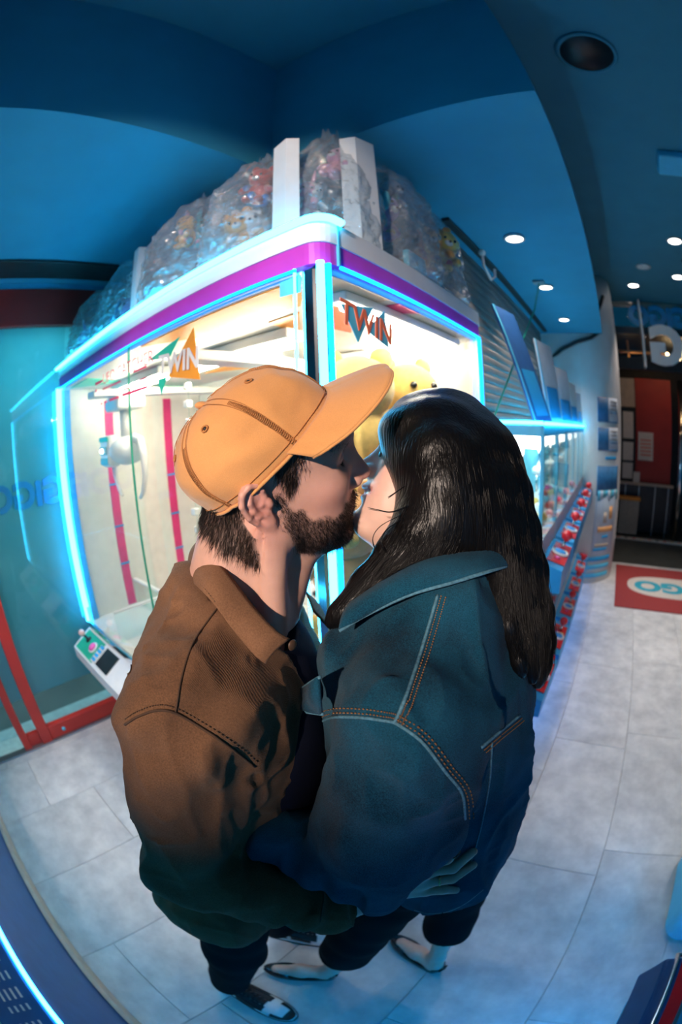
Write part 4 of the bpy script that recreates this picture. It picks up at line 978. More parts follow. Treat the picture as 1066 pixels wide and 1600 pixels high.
def bez(pts, n):
    """Catmull-Rom through the points"""
    P = [np.asarray(p, float) for p in pts]; P = [2 * P[0] - P[1]] + P + [2 * P[-1] - P[-2]]; out = []
    m_ = len(P) - 3
    for q in np.linspace(0, m_ - 1e-6, n):
        i = int(q); t = q - i; a, b, c, d = P[i:i + 4]
        out.append(.5 * ((2 * b) + (-a + c) * t + (2 * a - 5 * b + 4 * c - d) * t * t + (-a + 3 * b - 3 * c + d) * t ** 3))
    return np.array(out)
def seam(name, bvh, pix, r, mat, parent, n=40, lift=.0008, dash=None, skip=None):
    """a stitched seam lying on a garment: path given where it runs, dropped onto the cloth"""
    pts = [shoot(bvh, *p, lift) for p in bez(pix, n)]; pts = [p for p in pts if p is not None]
    if len(pts) < 3: return
    mb = MB()
    if dash is None: mb.tube([p for p, _ in pts], r, 5)
    else:
        P = [p for p, _ in pts]
        for i in range(0, len(P) - 1, 2):
            if (P[i] - P[i + 1]).length < .02: mb.tube([P[i], P[i + 1]], r, 4)
    o = mb.build(name, mat, parent)
    if dash is not None: o['kind'] = 'stuff'
    return o
def strands(roots, dirs, nrm, length, width, droop, jit=.3, seg=2):
    """short hairs as tapering three-sided spikes; numpy arrays in the viewer-aligned frame"""
    n = len(roots); d = dirs + nrm * droop + rng.normal(size=(n, 3)) * jit; d /= np.linalg.norm(d, axis=1, keepdims=True)
    L = (np.asarray(length) * (.6 + .8 * rng.random(n)))[:, None]
    side = np.cross(d, nrm); side /= np.linalg.norm(side, axis=1, keepdims=True) + 1e-9; up = np.cross(side, d)
    w_ = width; b0 = roots + side * w_; b1 = roots - side * w_ * .5 + up * w_ * .87; b2 = roots - side * w_ * .5 - up * w_ * .87; tip = roots + d * L
    V = np.stack([b0, b1, b2, tip], 1).reshape(-1, 3); i = np.arange(n)[:, None] * 4
    F = np.concatenate([i + [0, 1, 3], i + [1, 2, 3], i + [2, 0, 3]])
    return V, F
def ribbons(paths, width):
    """long hairs: list of (k,3) arrays -> thin three-sided tubes that taper"""
    Vs = []; Fs = []; o = 0
    for P in paths:
        k = len(P); t = np.gradient(P, axis=0); t /= np.linalg.norm(t, axis=1, keepdims=True) + 1e-9
        u = np.cross(t, [0.3, -1, .2]); u /= np.linalg.norm(u, axis=1, keepdims=True) + 1e-9; v = np.cross(t, u)
        w_ = width * np.sqrt(np.clip(np.minimum(np.linspace(.5, 6, k), np.linspace(5, .05, k)), 0, 1))[:, None]
        ring = np.stack([P + u * w_, P - u * w_ * .5 + v * w_ * .87, P - u * w_ * .5 - v * w_ * .87], 1).reshape(-1, 3); Vs.append(ring)
        a = (np.arange(k - 1)[:, None] * 3 + np.arange(3)[None]).ravel() + o; b = (np.arange(k - 1)[:, None] * 3 + (np.arange(3)[None] + 1) % 3).ravel() + o
        Fs.append(np.stack([a, b, b + 3, a + 3], 1)); o += k * 3
    return np.concatenate(Vs), np.concatenate(Fs)
# ---------------------------------------------------------------- cloth and skin materials
def clothmat(name, col, weave=900., var=.18, rough=.85, sheen=.3, twill=None, bump=.25, col2=None, wear=6.):
    m, t, b = nt(name); N = t.nodes; L = t.links; tc = N.new('ShaderNodeTexCoord')
    n1 = N.new('ShaderNodeTexNoise'); n1.inputs['Scale'].default_value = wear; n1.inputs['Detail'].default_value = 6; L.new(tc.outputs['Object'], n1.inputs['Vector'])
    n2 = N.new('ShaderNodeTexNoise'); n2.inputs['Scale'].default_value = weave; n2.inputs['Detail'].default_value = 2; L.new(tc.outputs['Object'], n2.inputs['Vector'])
    r1 = N.new('ShaderNodeValToRGB'); c2_ = col2 or tuple(min(1, v * (1 + var) + .01 * var) for v in col)
    r1.color_ramp.elements[0].color = (*[v * (1 - var) for v in col], 1); r1.color_ramp.elements[1].color = (*c2_, 1); r1.color_ramp.elements[0].position = .36; r1.color_ramp.elements[1].position = .66
    mx = N.new('ShaderNodeMath'); mx.operation = 'MULTIPLY_ADD'; mx.inputs[1].default_value = .55; ad = N.new('ShaderNodeMath'); ad.operation = 'MULTIPLY'; ad.inputs[1].default_value = .45
    L.new(n2.outputs['Fac'], ad.inputs[0]); L.new(n1.outputs['Fac'], mx.inputs[0]); L.new(ad.outputs[0], mx.inputs[2]); L.new(mx.outputs[0], r1.inputs[0]); L.new(r1.outputs[0], b.inputs['Base Color'])
    b.inputs['Roughness'].default_value = rough; b.inputs['Sheen Weight'].default_value = sheen; b.inputs['Specular IOR Level'].default_value = .12
    bp = N.new('ShaderNodeBump'); bp.inputs['Strength'].default_value = bump; bp.inputs['Distance'].default_value = .002
    if twill:
        wv = N.new('ShaderNodeTexWave'); wv.inputs['Scale'].default_value = twill; wv.bands_direction = 'DIAGONAL'; L.new(tc.outputs['Object'], wv.inputs['Vector'])
        a2 = N.new('ShaderNodeMath'); a2.operation = 'MULTIPLY_ADD'; a2.inputs[1].default_value = .4; L.new(wv.outputs['Fac'], a2.inputs[0]); L.new(n2.outputs['Fac'], a2.inputs[2]); L.new(a2.outputs[0], bp.inputs['Height'])
    else: L.new(n2.outputs['Fac'], bp.inputs['Height'])
    L.new(bp.outputs[0], b.inputs['Normal'])
    return m
def skinmat(name):
    m, t, b = nt(name); N = t.nodes; L = t.links; tc = N.new('ShaderNodeTexCoord')
    at = N.new('ShaderNodeVertexColor'); at.layer_name = 'Col'
    n1 = N.new('ShaderNodeTexNoise'); n1.inputs['Scale'].default_value = 55; n1.inputs['Detail'].default_value = 6; L.new(tc.outputs['Object'], n1.inputs['Vector'])
    hs = N.new('ShaderNodeHueSaturation'); mr = N.new('ShaderNodeMapRange'); mr.inputs['To Min'].default_value = .86; mr.inputs['To Max'].default_value = 1.14
    L.new(n1.outputs['Fac'], mr.inputs['Value']); L.new(mr.outputs[0], hs.inputs['Value']); L.new(at.outputs['Color'], hs.inputs['Color']); L.new(hs.outputs[0], b.inputs['Base Color'])
    b.inputs['Roughness'].default_value = .48; b.inputs['Subsurface Weight'].default_value = .12; b.inputs['Subsurface Radius'].default_value = (.010, .004, .002); b.inputs['Subsurface Scale'].default_value = .5
    n2 = N.new('ShaderNodeTexVoronoi'); n2.inputs['Scale'].default_value = 1100; L.new(tc.outputs['Object'], n2.inputs['Vector'])
    bp = N.new('ShaderNodeBump'); bp.inputs['Strength'].default_value = .12; bp.inputs['Distance'].default_value = .001; L.new(n2.outputs['Distance'], bp.inputs['Height']); L.new(bp.outputs[0], b.inputs['Normal'])
    return m
skinmat('skin')
def hairmat(name, col, rough=.35):
    m, t, b = nt(name); N = t.nodes; L = t.links; tc = N.new('ShaderNodeTexCoord')
    mp = N.new('ShaderNodeMapping'); mp.inputs['Scale'].default_value = (260, 260, 9); L.new(tc.outputs['Object'], mp.inputs[0])
    n1 = N.new('ShaderNodeTexNoise'); n1.inputs['Scale'].default_value = 1; n1.inputs['Detail'].default_value = 4; L.new(mp.outputs[0], n1.inputs['Vector'])
    r1 = N.new('ShaderNodeValToRGB'); r1.color_ramp.elements[0].color = (*[v * .5 for v in col], 1); r1.color_ramp.elements[1].color = (*[v * 1.6 for v in col], 1); L.new(n1.outputs['Fac'], r1.inputs[0]); L.new(r1.outputs[0], b.inputs['Base Color'])
    b.inputs['Roughness'].default_value = rough; b.inputs['Specular IOR Level'].default_value = .3
    bp = N.new('ShaderNodeBump'); bp.inputs['Strength'].default_value = .5; bp.inputs['Distance'].default_value = .003; L.new(n1.outputs['Fac'], bp.inputs['Height']); L.new(bp.outputs[0], b.inputs['Normal'])
    return m
# ---------------------------------------------------------------- a human head in its own frame: x forward, y left, z up, origin between the ears
def head_sdf(P, male=True, smile=False, clip=None):
    j = 1.0 if male else .90
    Pm = P.copy(); Pm[:, 1] = np.abs(Pm[:, 1])
    f = ell(P, (.0, 0, .045), (.098, .076, .088))
    f = smin(f, ell(P, (.052, 0, .055), (.050, .058, .052)), .03)                    # forehead
    f = smin(f, ell(P, (.038, 0, -.012), (.058, .056 * j, .088)), .03)                # face mass
    f = smin(f, cap_(Pm, (.002, .050 * j, -.045), (.074, .016, -.088), .022 * j, .017), .03)   # jaw line
    f = smin(f, ell(P, (.075 if male else .080, 0, -.088), (.020, .022, .018 if male else .016)), .022)    # chin
    f = smin(f, ell(Pm, (.062, .042, -.004), (.028, .022, .022)), .025)               # cheekbone
    f = smin(f, ell(Pm, (.060, .034, -.045), (.026, .022, .030)), .025)               # cheek
    f = smin(f, cap_(Pm, (.089, .010, .045), (.074, .042, .046), .011 if male else .008, .008), .018)   # brow
    f = smax(f, -ell(Pm, (.104, .032, .026), (.020, .019, .013)), .016)              # eye socket
    f = smin(f, sph(Pm, (.0775, .031, .026), .0125), .004)                            # eyeball under closed lid
    f = smin(f, ell(Pm, (.083, .031, .030), (.0085, .0135, .0065)), .004)             # upper lid
    nt_ = (.117, 0, -.010) if male else (.113, 0, -.009)
    f = smin(f, cap_(P, (.092, 0, .036), nt_, .0075, .0105 if male else .0095), .012) # nose bridge
    f = smin(f, cap_(P, (.088, 0, .02), (.096, 0, -.012), .010, .014), .012)
    f = smin(f, ell(Pm, (.103, .0125, -.0165), (.0115, .0085, .0085)), .006)          # wings
    f = smax(f, -ell(Pm, (.107, .0065, -.0245), (.006, .0035, .004)), .003)           # nostrils
    f = smin(f, ell(P, (.078, 0, -.048), (.024, .030, .026)), .018)                   # muzzle
    mc = (.0850, .0345, -.0450) if smile else (.088, .024, -.0485)
    f = smin(f, cap_(Pm, (.1025, .002, -.0425), mc, .0058, .0032), .006)   # upper lip
    f = smin(f, cap_(Pm, (.1005, .0, -.0565), (.0845, .0325, -.0495) if smile else (.087, .022, -.0515), .0065, .003), .006)      # lower lip
    if smile: f = smax(f, -cap_(Pm, (.105, 0, -.0505), (.0890, .0350, -.0468), .0060, .0046), .003)
    else: f = smax(f, -cap_(Pm, (.108, 0, -.0492), (.090, .024, -.0500), .0022, .0012), .004)
    f = smax(f, -ell(P, (.106, 0, -.031), (.006, .004, .009)), .008)                  # philtrum
    f = smax(f, -ell(P, (.108, 0, -.070), (.012, .024, .008)), .014)                  # hollow under the lip
    if clip is not None: f = clip(f)
    # ears
    Re = rotm(-24, 16, 0); ec = np.array([-.010, .0835, .005], np.float32)
    ES = .87; q = ((Pm - ec) @ Re.astype(np.float32)) / ES
    e = ell(q, (-.003, -.001, .0025), (.0205, .0040, .0335))
    e = smax(e, -ell(q, (.0035, .0080, -.003), (.0105, .0075, .0140)), .003)                # concha
    hx = [(.004, .002, -.001), (.0125, .001, .008), (.0135, .002, .018), (.0095, .003, .0275), (.000, .0045, .0325), (-.0115, .0055, .0285), (-.0190, .006, .016), (-.0185, .0055, -.004), (-.0125, .004, -.018), (-.005, .002, -.029)]
    e = smin(e, chain(q, hx, [.0022, .0030, .0034, .0036, .0037, .0038, .0038, .0035, .0032, .0034], .003), .003)   # helix
    e = smin(e, chain(q, [(-.002, .002, .021), (-.0085, .0035, .012), (-.0090, .004, .0), (-.0050, .0035, -.011), (.002, .003, -.016)], [.0026, .0034, .0036, .0034, .0030], .003), .004)   # antihelix
    e = smin(e, ell(q, (.0015, .001, -.027), (.0090, .0048, .0105)), .005)              # lobe
    e = smin(e, ell(q, (.0140, .0025, -.004), (.0050, .0042, .0075)), .004)             # tragus
    e = smin(e, cap_(q, (.007, -.020, .002), (.005, -.009, .000), .015, .0100), .005)    # root on the skull
    f = smin(f, e * ES, .004)
    return f
# volumes of the woman's jacket, needed where his hand lies on it
WSH = np.array([.062, .345, 1.395]); WEL = np.array([.014, .308, 1.128]); WWR = np.array([-.150, .385, 1.150])
WSL = np.array([.16, .655, 1.39]); WEF = np.array([.03, .70, 1.18]); WWL = np.array([-.10, .685, 1.22])
def wjt(P):
    f = ell(P, (.135, .525, 1.24), (.155, .190, .23)); f = smin(f, ell(P, (.158, .505, 1.02), (.150, .178, .20)), .08)
    f = smin(f, ell(P, (.160, .490, .93), (.150, .180, .14)), .06)
    f = smin(f, cap_(P, WSH + [.012, .05, .0], WSL + [-.01, -.05, 0], .075, .075), .07)
    f = smin(f, cap_(P, (.165, .54, 1.50), (.15, .53, 1.36), .080, .115), .06)
    f = smin(f, cap_(P, U(700, 935, .405) + [.0, .045, -.060], U(565, 1002, .41) + [.01, .045, -.055], .072, .062), .04)
    f = smin(f, cap_(P, U(535, 1055, .47) + [.03, .03, 0], U(530, 1270, .45) + [.03, .03, 0], .060, .060), .04)
    return f
def wjs(P):
    f = smin(wjt(P), chain(P, [WSH, WSH * .4 + WEL * .6, WEL, WWR], [.082, .080, .056, .052], .03), .04)
    f = smin(f, chain(P, [WSL, WEF, WWL], [.078, .066, .05], .03), .045)
    return f
def on_hip(px, py, lift, fn=None):
    d = U(px, py, 1.0) - np.array([0, 0, CAM_H]); d /= np.linalg.norm(d); t = .2
    for _ in range(60): t += float((fn or wjt)((np.array([[0, 0, CAM_H]]) + d * t).astype(np.float32))[0] - lift - .008) * .8
    return np.array([0, 0, CAM_H]) + d * t
# ================================================================== THE MAN
MT = np.array([-.0876, .5288, 1.6413]); MR = rotm(4.9, 4.3, 19.0)
man = thing('person', 'man in an orange cap and brown jacket kissing the woman', 'person', tuple(c2r(np.array([-.25, .45, 0]))))
def m2c(L): return np.asarray(L, float) @ MR.T + MT         # head frame -> viewer-aligned frame
def c2m(P): return ((P - MT.astype(np.float32)) @ MR.astype(np.float32))
NECK = [(-.018, .0, -.03), (-.045, 0, -.10)]
nb_ = np.array([-.165, .525, 1.46])
def man_head(P):
    L = c2m(P)
    q_ = (L - np.array([.000, 0, .033], np.float32)) @ rotm(0, 37.0, 0).astype(np.float32)      # keep the skull inside the cap
    f = head_sdf(L, True, clip=lambda f: np.where(q_[:, 2] > -.004, smax(f, ell(q_, (-.004, 0, 0), (.095, .079, .088)), .01), f))
    n0 = m2c((-.022, 0, -.02)); n1 = nb_; 
    nk = cap_(P, n0, n1, .058, .062)
    f = smin(f, nk, .03)
    # neck muscle towards the camera and windpipe
    f = smin(f, cap_(P, m2c((-.005, -.062, -.05)), nb_ + [.075, -.05, -.01], .016, .014), .03)
    f = smin(f, cap_(P, m2c((.035, 0, -.085)), nb_ + [.075, .0, .0], .022, .03), .04)
    return f
SH_R = np.array([-.185, .348, 1.40]); EL_R = np.array([-.238, .288, 1.140]); WR_R = np.array([-.030, .292, 1.018])
SH_L = np.array([-.150, .670, 1.40]); EL_L = np.array([-.06, .72, 1.15]); WR_L = np.array([.12, .70, 1.10])
# hand on her hip: palm against the denim, fingers spread along it
H_W = on_hip(600, 1392, .030); H_K = on_hip(668, 1368, .022)
FT = [(on_hip(722, 1322, .010), on_hip(697, 1343, .019)), (on_hip(739, 1331, .010), on_hip(707, 1357, .019)), (on_hip(739, 1352, .010), on_hip(706, 1373, .018)), (on_hip(712, 1391, .010), on_hip(693, 1390, .016))]
KN = [on_hip(664, 1345, .020), on_hip(671, 1361, .021), on_hip(671, 1377, .020), on_hip(664, 1391, .018)]
TH = [on_hip(618, 1372, .026), on_hip(645, 1345, .022), on_hip(676, 1326, .014)]
def man_hand(P):
    f = chain(P, [WR_R + (EL_R - WR_R) * .2, WR_R, H_W], [.032, .029, .027], .01)
    for i in range(4):
        g = chain(P, [H_W * .75 + KN[i] * .25, KN[i]], [.016, .0125], .01); f = smin(f, g, .014)
    for i in range(4):
        tip, pip = FT[i]; g = chain(P, [KN[i], pip, tip], [.0105, .0090, .0072], .004)
        f = smin(f, g, .004)
    f = smin(f, chain(P, [TH[0], TH[1], TH[2]], [.017, .012, .009], .006), .010)
    return f
def man_body(P):
    f = ell(P, (-.175, .51, 1.27), (.10, .16, .20)); f = smin(f, ell(P, (-.20, .50, 1.0), (.105, .15, .2)), .08)
    f = smin(f, cap_(P, nb_ + [0, 0, .03], (-.17, .515, 1.35), .052, .08), .05)
    f = smin(f, cap_(P, SH_R + [0, .03, -.01], SH_L + [0, -.03, -.01], .045, .045), .05)
    for a, b_, c_ in ((SH_R, EL_R, WR_R), (SH_L, EL_L, WR_L)): f = smin(f, chain(P, [a, b_, c_], [.045, .036, .026], .02), .03)
    for hp, kn, an in MLEG: f = smin(f, chain(P, [hp, kn, an], [.075, .05, .036], .02), .04)
    return f
MLEG = [((-.235, .44, .92), (-.315, .335, .52), (-.415, .285, .09)), ((-.20, .59, .92), (-.22, .60, .50), (-.27, .58, .09))]
def skin_cols(L, base, lip, blush, beard=None, beard_col=(.10, .065, .055), lw=.022):
    c = np.tile(np.array(base, float), (len(L), 1)); Lm = L.copy(); Lm[:, 1] = np.abs(Lm[:, 1])
    def blob(p, r): return np.exp(-(((Lm - np.array(p)) / np.array(r)) ** 2).sum(1))
    wl_ = np.clip(blob((.10, .0, -.049), (.022, lw, .0095)) * 1.7, 0, 1)[:, None]; c = c * (1 - wl_) + np.array(lip) * wl_
    for p, r, a in (((.07, .045, -.01), (.03, .03, .03), .55), ((.118, 0, -.012), (.02, .02, .02), .45), ((-.008, .085, .0), (.03, .02, .045), .6)):
        k = (blob(p, r) * a)[:, None]; c = c * (1 - k) + np.array(blush) * k
    if beard is not None:
        k = beard[:, None]; c = c * (1 - k) + np.array(beard_col) * k
    return c
def beard_mask(L):
    x, y, z = L[:, 0], np.abs(L[:, 1]), L[:, 2]
    nz_ = vnoise(L, 90, 3) * .006 + vnoise(L, 300, 4) * .004
    line = np.interp(x, [-.02, .008, .03, .05, .075, .088, .11], [-.03, .02, -.012, -.030, -.036, -.026, -.026])   # upper edge of the beard
    k = np.clip((line - z + nz_) / .010, 0, 1)
    k *= np.clip((x - .004 + nz_ + np.clip(-z - .05, 0, 1) * .4) / .010, 0, 1)
    k *= np.clip((z + .118 + nz_ * 2 + .9 * np.clip(.05 - x, 0, .06)) / .02, 0, 1)
    k *= 1 - np.exp(-(((x - .10) / .02) ** 2 + (y / .022) ** 2 + ((z + .049) / .0075) ** 2)) * .9
    k *= 1 - np.clip((x - .104) / .004, 0, 1) * np.clip((z + .034) / .006, 0, 1)
    k *= np.clip((.007 - head_sdf(L.astype(np.float32), True)) / .004, 0, 1)
    return np.clip(k, 0, 1)
def hair_mask(L):
    x, y, z = L[:, 0], np.abs(L[:, 1]), L[:, 2]
    nz_ = vnoise(L, 80, 8) * .008
    back = np.clip((-.018 - x + nz_) / .006, 0, 1) * np.clip((z + .062 + nz_ + .5 * np.clip(x + .06, -.1, .1)) / .008, 0, 1)
    above = np.clip((z - .036 + nz_) / .006, 0, 1) * np.clip((.052 - x + nz_ - np.clip(z - .05, 0, .1) * .2) / .006, 0, 1)
    burn = np.clip((x - .010 + nz_) / .005, 0, 1) * np.clip((.036 - x + nz_) / .006, 0, 1) * np.clip((z - .0 + nz_) / .006, 0, 1)
    top = np.clip((z - .085) / .01, 0, 1)
    k = np.maximum.reduce([back, above, burn, top]); ear = (((x + .008) / .032) ** 2 + ((z - .003) / .043) ** 2 < 1) & (y > .066)
    return np.where(ear, 0, k)
BASE_M = (.60, .345, .265)
Vh, Fh = mesh_sdf(man_head, m2c((0, 0, 0)) - [.17, .15, .22], m2c((0, 0, 0)) + [.17, .15, .16], .0021)
Lh = c2m(Vh.astype(np.float32)); bm_ = beard_mask(Lh); hm_ = hair_mask(Lh)
ch_ = skin_cols(Lh, BASE_M, (.50, .20, .18), (.62, .23, .19), np.maximum(bm_ * .66, hm_ * .9))
Vd, Fd = mesh_sdf(man_hand, H_W - [.14, .10, .08], H_W + [.26, .16, .13], .0022)
cd_ = np.tile(np.array((.56, .33, .26)), (len(Vd), 1)); 
Vb, Fb = mesh_sdf(man_body, (-.52, .16, .02), (.24, .86, 1.50), .011)
cb3 = np.tile(np.array(BASE_M), (len(Vb), 1))
mesh_obj('body', np.concatenate([Vh, Vd, Vb]), np.concatenate([Fh, Fd + len(Vh), Fb + len(Vh) + len(Vd)]), 'skin', man, np.concatenate([ch_, cd_, cb3]))
# beard, cropped hair, brows as hairs
hairmat('hair_brown', (.050, .034, .026), .5); hairmat('beard_brown', (.045, .030, .024), .55)
gN = grad(man_head, Vh)
def scatter(mask, n, seed):
    r_ = np.random.default_rng(seed); p = mask / mask.sum(); i = r_.choice(len(mask), n, p=p); return i
down = MR @ np.array([.25, 0, -1.0]); down /= np.linalg.norm(down)
i = scatter(np.clip(bm_ - .25, 0, 1) * (Vh[:, 1] < .60), 11000, 1); tang = down - gN[i] * (gN[i] @ down)[:, None]
jv = Vh[i] + rng.normal(size=(len(i), 3)) * .0010
Vs_, Fs_ = strands(jv, tang, gN[i], .0062, .00019, .5, .35); o = mesh_obj('beard', Vs_, Fs_, 'beard_brown', man); o['kind'] = 'stuff'; o['label'] = 'short dark beard'
i = scatter(np.clip(hm_ - .3, 0, 1) * (Lh[:, 2] < .075) * (Vh[:, 1] < .62), 13000, 2); dn2 = MR @ np.array([-.25, 0, -1.0]); tang = dn2 - gN[i] * (gN[i] @ dn2)[:, None]
Vs_, Fs_ = strands(Vh[i] + rng.normal(size=(len(i), 3)) * .001, tang, gN[i], .015, .00028, .18, .16); o = mesh_obj('hair', Vs_, Fs_, 'hair_brown', man); o['kind'] = 'stuff'; o['label'] = 'cropped dark hair below the cap'
for sy in (-1, 1):
    t_ = rng.random(420); ax = np.stack([.092 - .020 * t_ - .0 * t_, sy * (.012 + .036 * t_), .047 + .006 * np.sin(t_ * 2.6) + rng.normal(size=420) * .0020], 1)
    rt = m2c(ax); g_ = grad(man_head, rt); dd = man_head(rt.astype(np.float32)); rt = rt - g_ * dd[:, None]
    dr = MR @ np.array([-.45, sy * .8, -.05]); tg = dr - g_ * (g_ @ dr)[:, None]
    Vs_, Fs_ = strands(rt, tg, g_, .009, .00026, .3, .2); o = mesh_obj('eyebrow', Vs_, Fs_, 'hair_brown', man); o['kind'] = 'stuff'
    # lashes of the closed eye
    t_ = np.linspace(0, 1, 60); ax = np.stack([.0895 - .004 * np.abs(t_ - .4), sy * (.020 + .022 * t_), .0225 - .003 * np.sin(t_ * PI)], 1); rt = m2c(ax); g_ = grad(man_head, rt); rt = rt - g_ * man_head(rt.astype(np.float32))[:, None]
    dr = MR @ np.array([.6, sy * .2, -.8]); Vs_, Fs_ = strands(rt, np.tile(dr, (60, 1)), g_, .006, .0002, .1, .15); o = mesh_obj('eyelash', Vs_, Fs_, 'hair_brown', man); o['kind'] = 'stuff'
# ---------------------------------------------------------------- cap
clothmat('cap_cotton', (.64, .30, .105), 1100, .12, .85, .25, 420, .22, wear=9); pm('cap_stitch', (.42, .17, .05), .9); pm('cap_under', (.50, .21, .06), .9); pm('brass', (.45, .30, .12), .4, metal=.7)
CP = rotm(0, 37.0, 0); CC = np.array([.000, 0, .033]); CA, CB, CH = .103, .0865, .096
def cap2c(Lc): return m2c(np.asarray(Lc, float) @ CP.T + CC)
def crown(a, t, out=0.):
    """a: angle round the head (0 front), t: 0 rim .. 1 button"""
    wq = math.cos(t * PI / 2) ** .72; zq = math.sin(t * PI / 2) ** .92
    ca, sa = math.cos(a), math.sin(a)
    bul = 1 + .055 * math.sin(t * PI) + (.02 * math.cos(a) if ca > 0 else .035 * math.cos(a) * -1 * math.sin(t * PI))
    x = (CA + out) * ca * wq * bul - .012 * t; y = (CB + out) * sa * wq * bul; z = (CH + out) * zq
    p = np.array([x, y, z])
    n_ = Vector((x * 26, y * 26, z * 26)); wr = .0024 * mnoise.noise(n_) + .0012 * mnoise.noise(n_ * 2.3)
    sp = ((a / (PI / 3)) % 1.0); sp = min(sp, 1 - sp); wr -= .0016 * math.exp(-(sp / .03) ** 2) * (1 - t * .6)          # panel seams
    # slack creases running back from the brim on the near side
    wr += .0026 * math.sin(9.0 * (z * 9 + x * 5) + 2 * mnoise.noise(n_ * .7)) * math.exp(-((t - .30) / .22) ** 2) * max(0, abs(sa)) ** 1.5
    d = p / (np.linalg.norm(p) + 1e-9); return p + d * wr
NA, NTt = 120, 44
P = [[c2r(cap2c(crown(2 * PI * i / NA, j / (NTt - 1) * .998))) for j in range(NTt)] for i in range(NA)]
MB().sheet(P, .0022, True).build('cap_crown', 'cap_cotton', man)
cr_o = [o for o in man.children if o.name.startswith('cap_crown')][0]; cr_o['label'] = 'mustard orange cotton cap crown'
MB().ball(c2r(cap2c(crown(0, .999) + [0, 0, .002])), .0085, 14, (1, 1, .55), Matrix((MR @ CP).tolist()).to_3x3() if False else None).build('cap_button', 'cap_cotton', man)
def capline(a_f, t_f, n, r, mat, nm, out=.0012):
    MB().tube([c2r(cap2c(crown(a_f(q), t_f(q), out))) for q in np.linspace(0, 1, n)], r, 5).build(nm, mat, man)
for k in range(6):
    a0 = k * PI / 3
    for da in (-.045, .045): capline(lambda q, a0=a0, da=da: a0 + da / (1.02 - .9 * q) * .55, lambda q: .02 + .92 * q, 34, .00045, 'cap_stitch', 'cap_seam')
    # zigzag reinforcing stitches across the seam
    mb = MB()
    for q in np.linspace(.03, .62, 40):
        a_, b_ = crown(a0 - .032, q, .0012), crown(a0 + .032, q + .008, .0012); mb.tube([c2r(cap2c(a_)), c2r(cap2c(b_))], .0005, 4)
    o = mb.build('seam_stitches', 'cap_stitch', man); o['kind'] = 'stuff'
    ae = a0 + PI / 6
    ring = [crown(ae + .055 * math.cos(w_), .62 + .026 * math.sin(w_), .0012) for w_ in np.linspace(0, 2 * PI, 14, endpoint=False)]
    MB().tube([c2r(cap2c(p)) for p in ring], .0011, 6, True).build('cap_eyelet', 'cap_stitch', man)
    MB().ball(c2r(cap2c(crown(ae, .62, .0002))), .0022, 8).build('eyelet_hole', 'black_plastic', man)
MB().tube([c2r(cap2c(crown(a, .0, .0008))) for a in np.linspace(0, 2 * PI, 90, endpoint=False)], .0022, 6, True).build('cap_rim', 'cap_cotton', man)
MB().tube([c2r(cap2c(crown(a, .055, .0010))) for a in np.linspace(0, 2 * PI, 90, endpoint=False)], .0005, 4, True).build('cap_seam', 'cap_stitch', man)
# brim
def brim(ph, s):
    a = ph; r0 = crown(a, .012); e = .074 * max(0., math.cos(ph * 1.25)) ** .5
    d = np.array([math.cos(ph * .62), math.sin(ph * .62) * .75, 0]); d /= np.linalg.norm(d)
    p = r0 + d * e * s; p[2] += -.36 * e * s - .05 * e * s * s - .012 * (math.sin(ph) ** 2) * s ** 1.2 + .004 * s; return p
PHM = 1.18
P = [[c2r(cap2c(brim(ph, s))) for s in np.linspace(0, 1, 14)] for ph in np.linspace(-PHM, PHM, 60)]
MB().sheet(P, .0032).build('cap_brim', 'cap_cotton', man)
edge = [c2r(cap2c(brim(ph, 1.0)) ) for ph in np.linspace(-PHM, PHM, 60)]; MB().tube(edge, .0021, 6).build('brim_edge', 'cap_cotton', man)
for s in (.12, .28, .44, .60, .76, .90):
    mb = MB()
    for ph in np.linspace(-PHM * .93, PHM * .93, 90)[::1]:
        p = brim(ph, s) + [0, 0, .0022]; q = brim(ph + .012, s) + [0, 0, .0022]; mb.tube([c2r(cap2c(p)), c2r(cap2c(q))], .00042, 3)
    o = mb.build('brim_stitches', 'cap_stitch', man); o['kind'] = 'stuff'
# back strap with buckle
MB().sheet([[c2r(cap2c(crown(a, .0, .003) + [0, 0, dz])) for dz in (-.014, .004)] for a in np.linspace(PI - .55, PI + .55, 16)], .002).build('cap_strap', 'cap_cotton', man)
MB().tube([c2r(cap2c(crown(a, 0, .0065) + [0, 0, z])) for a, z in ((PI + .30, -.016), (PI + .30, .002), (PI + .42, .002), (PI + .42, -.016))], .0013, 6, True).build('cap_buckle', 'brass', man)
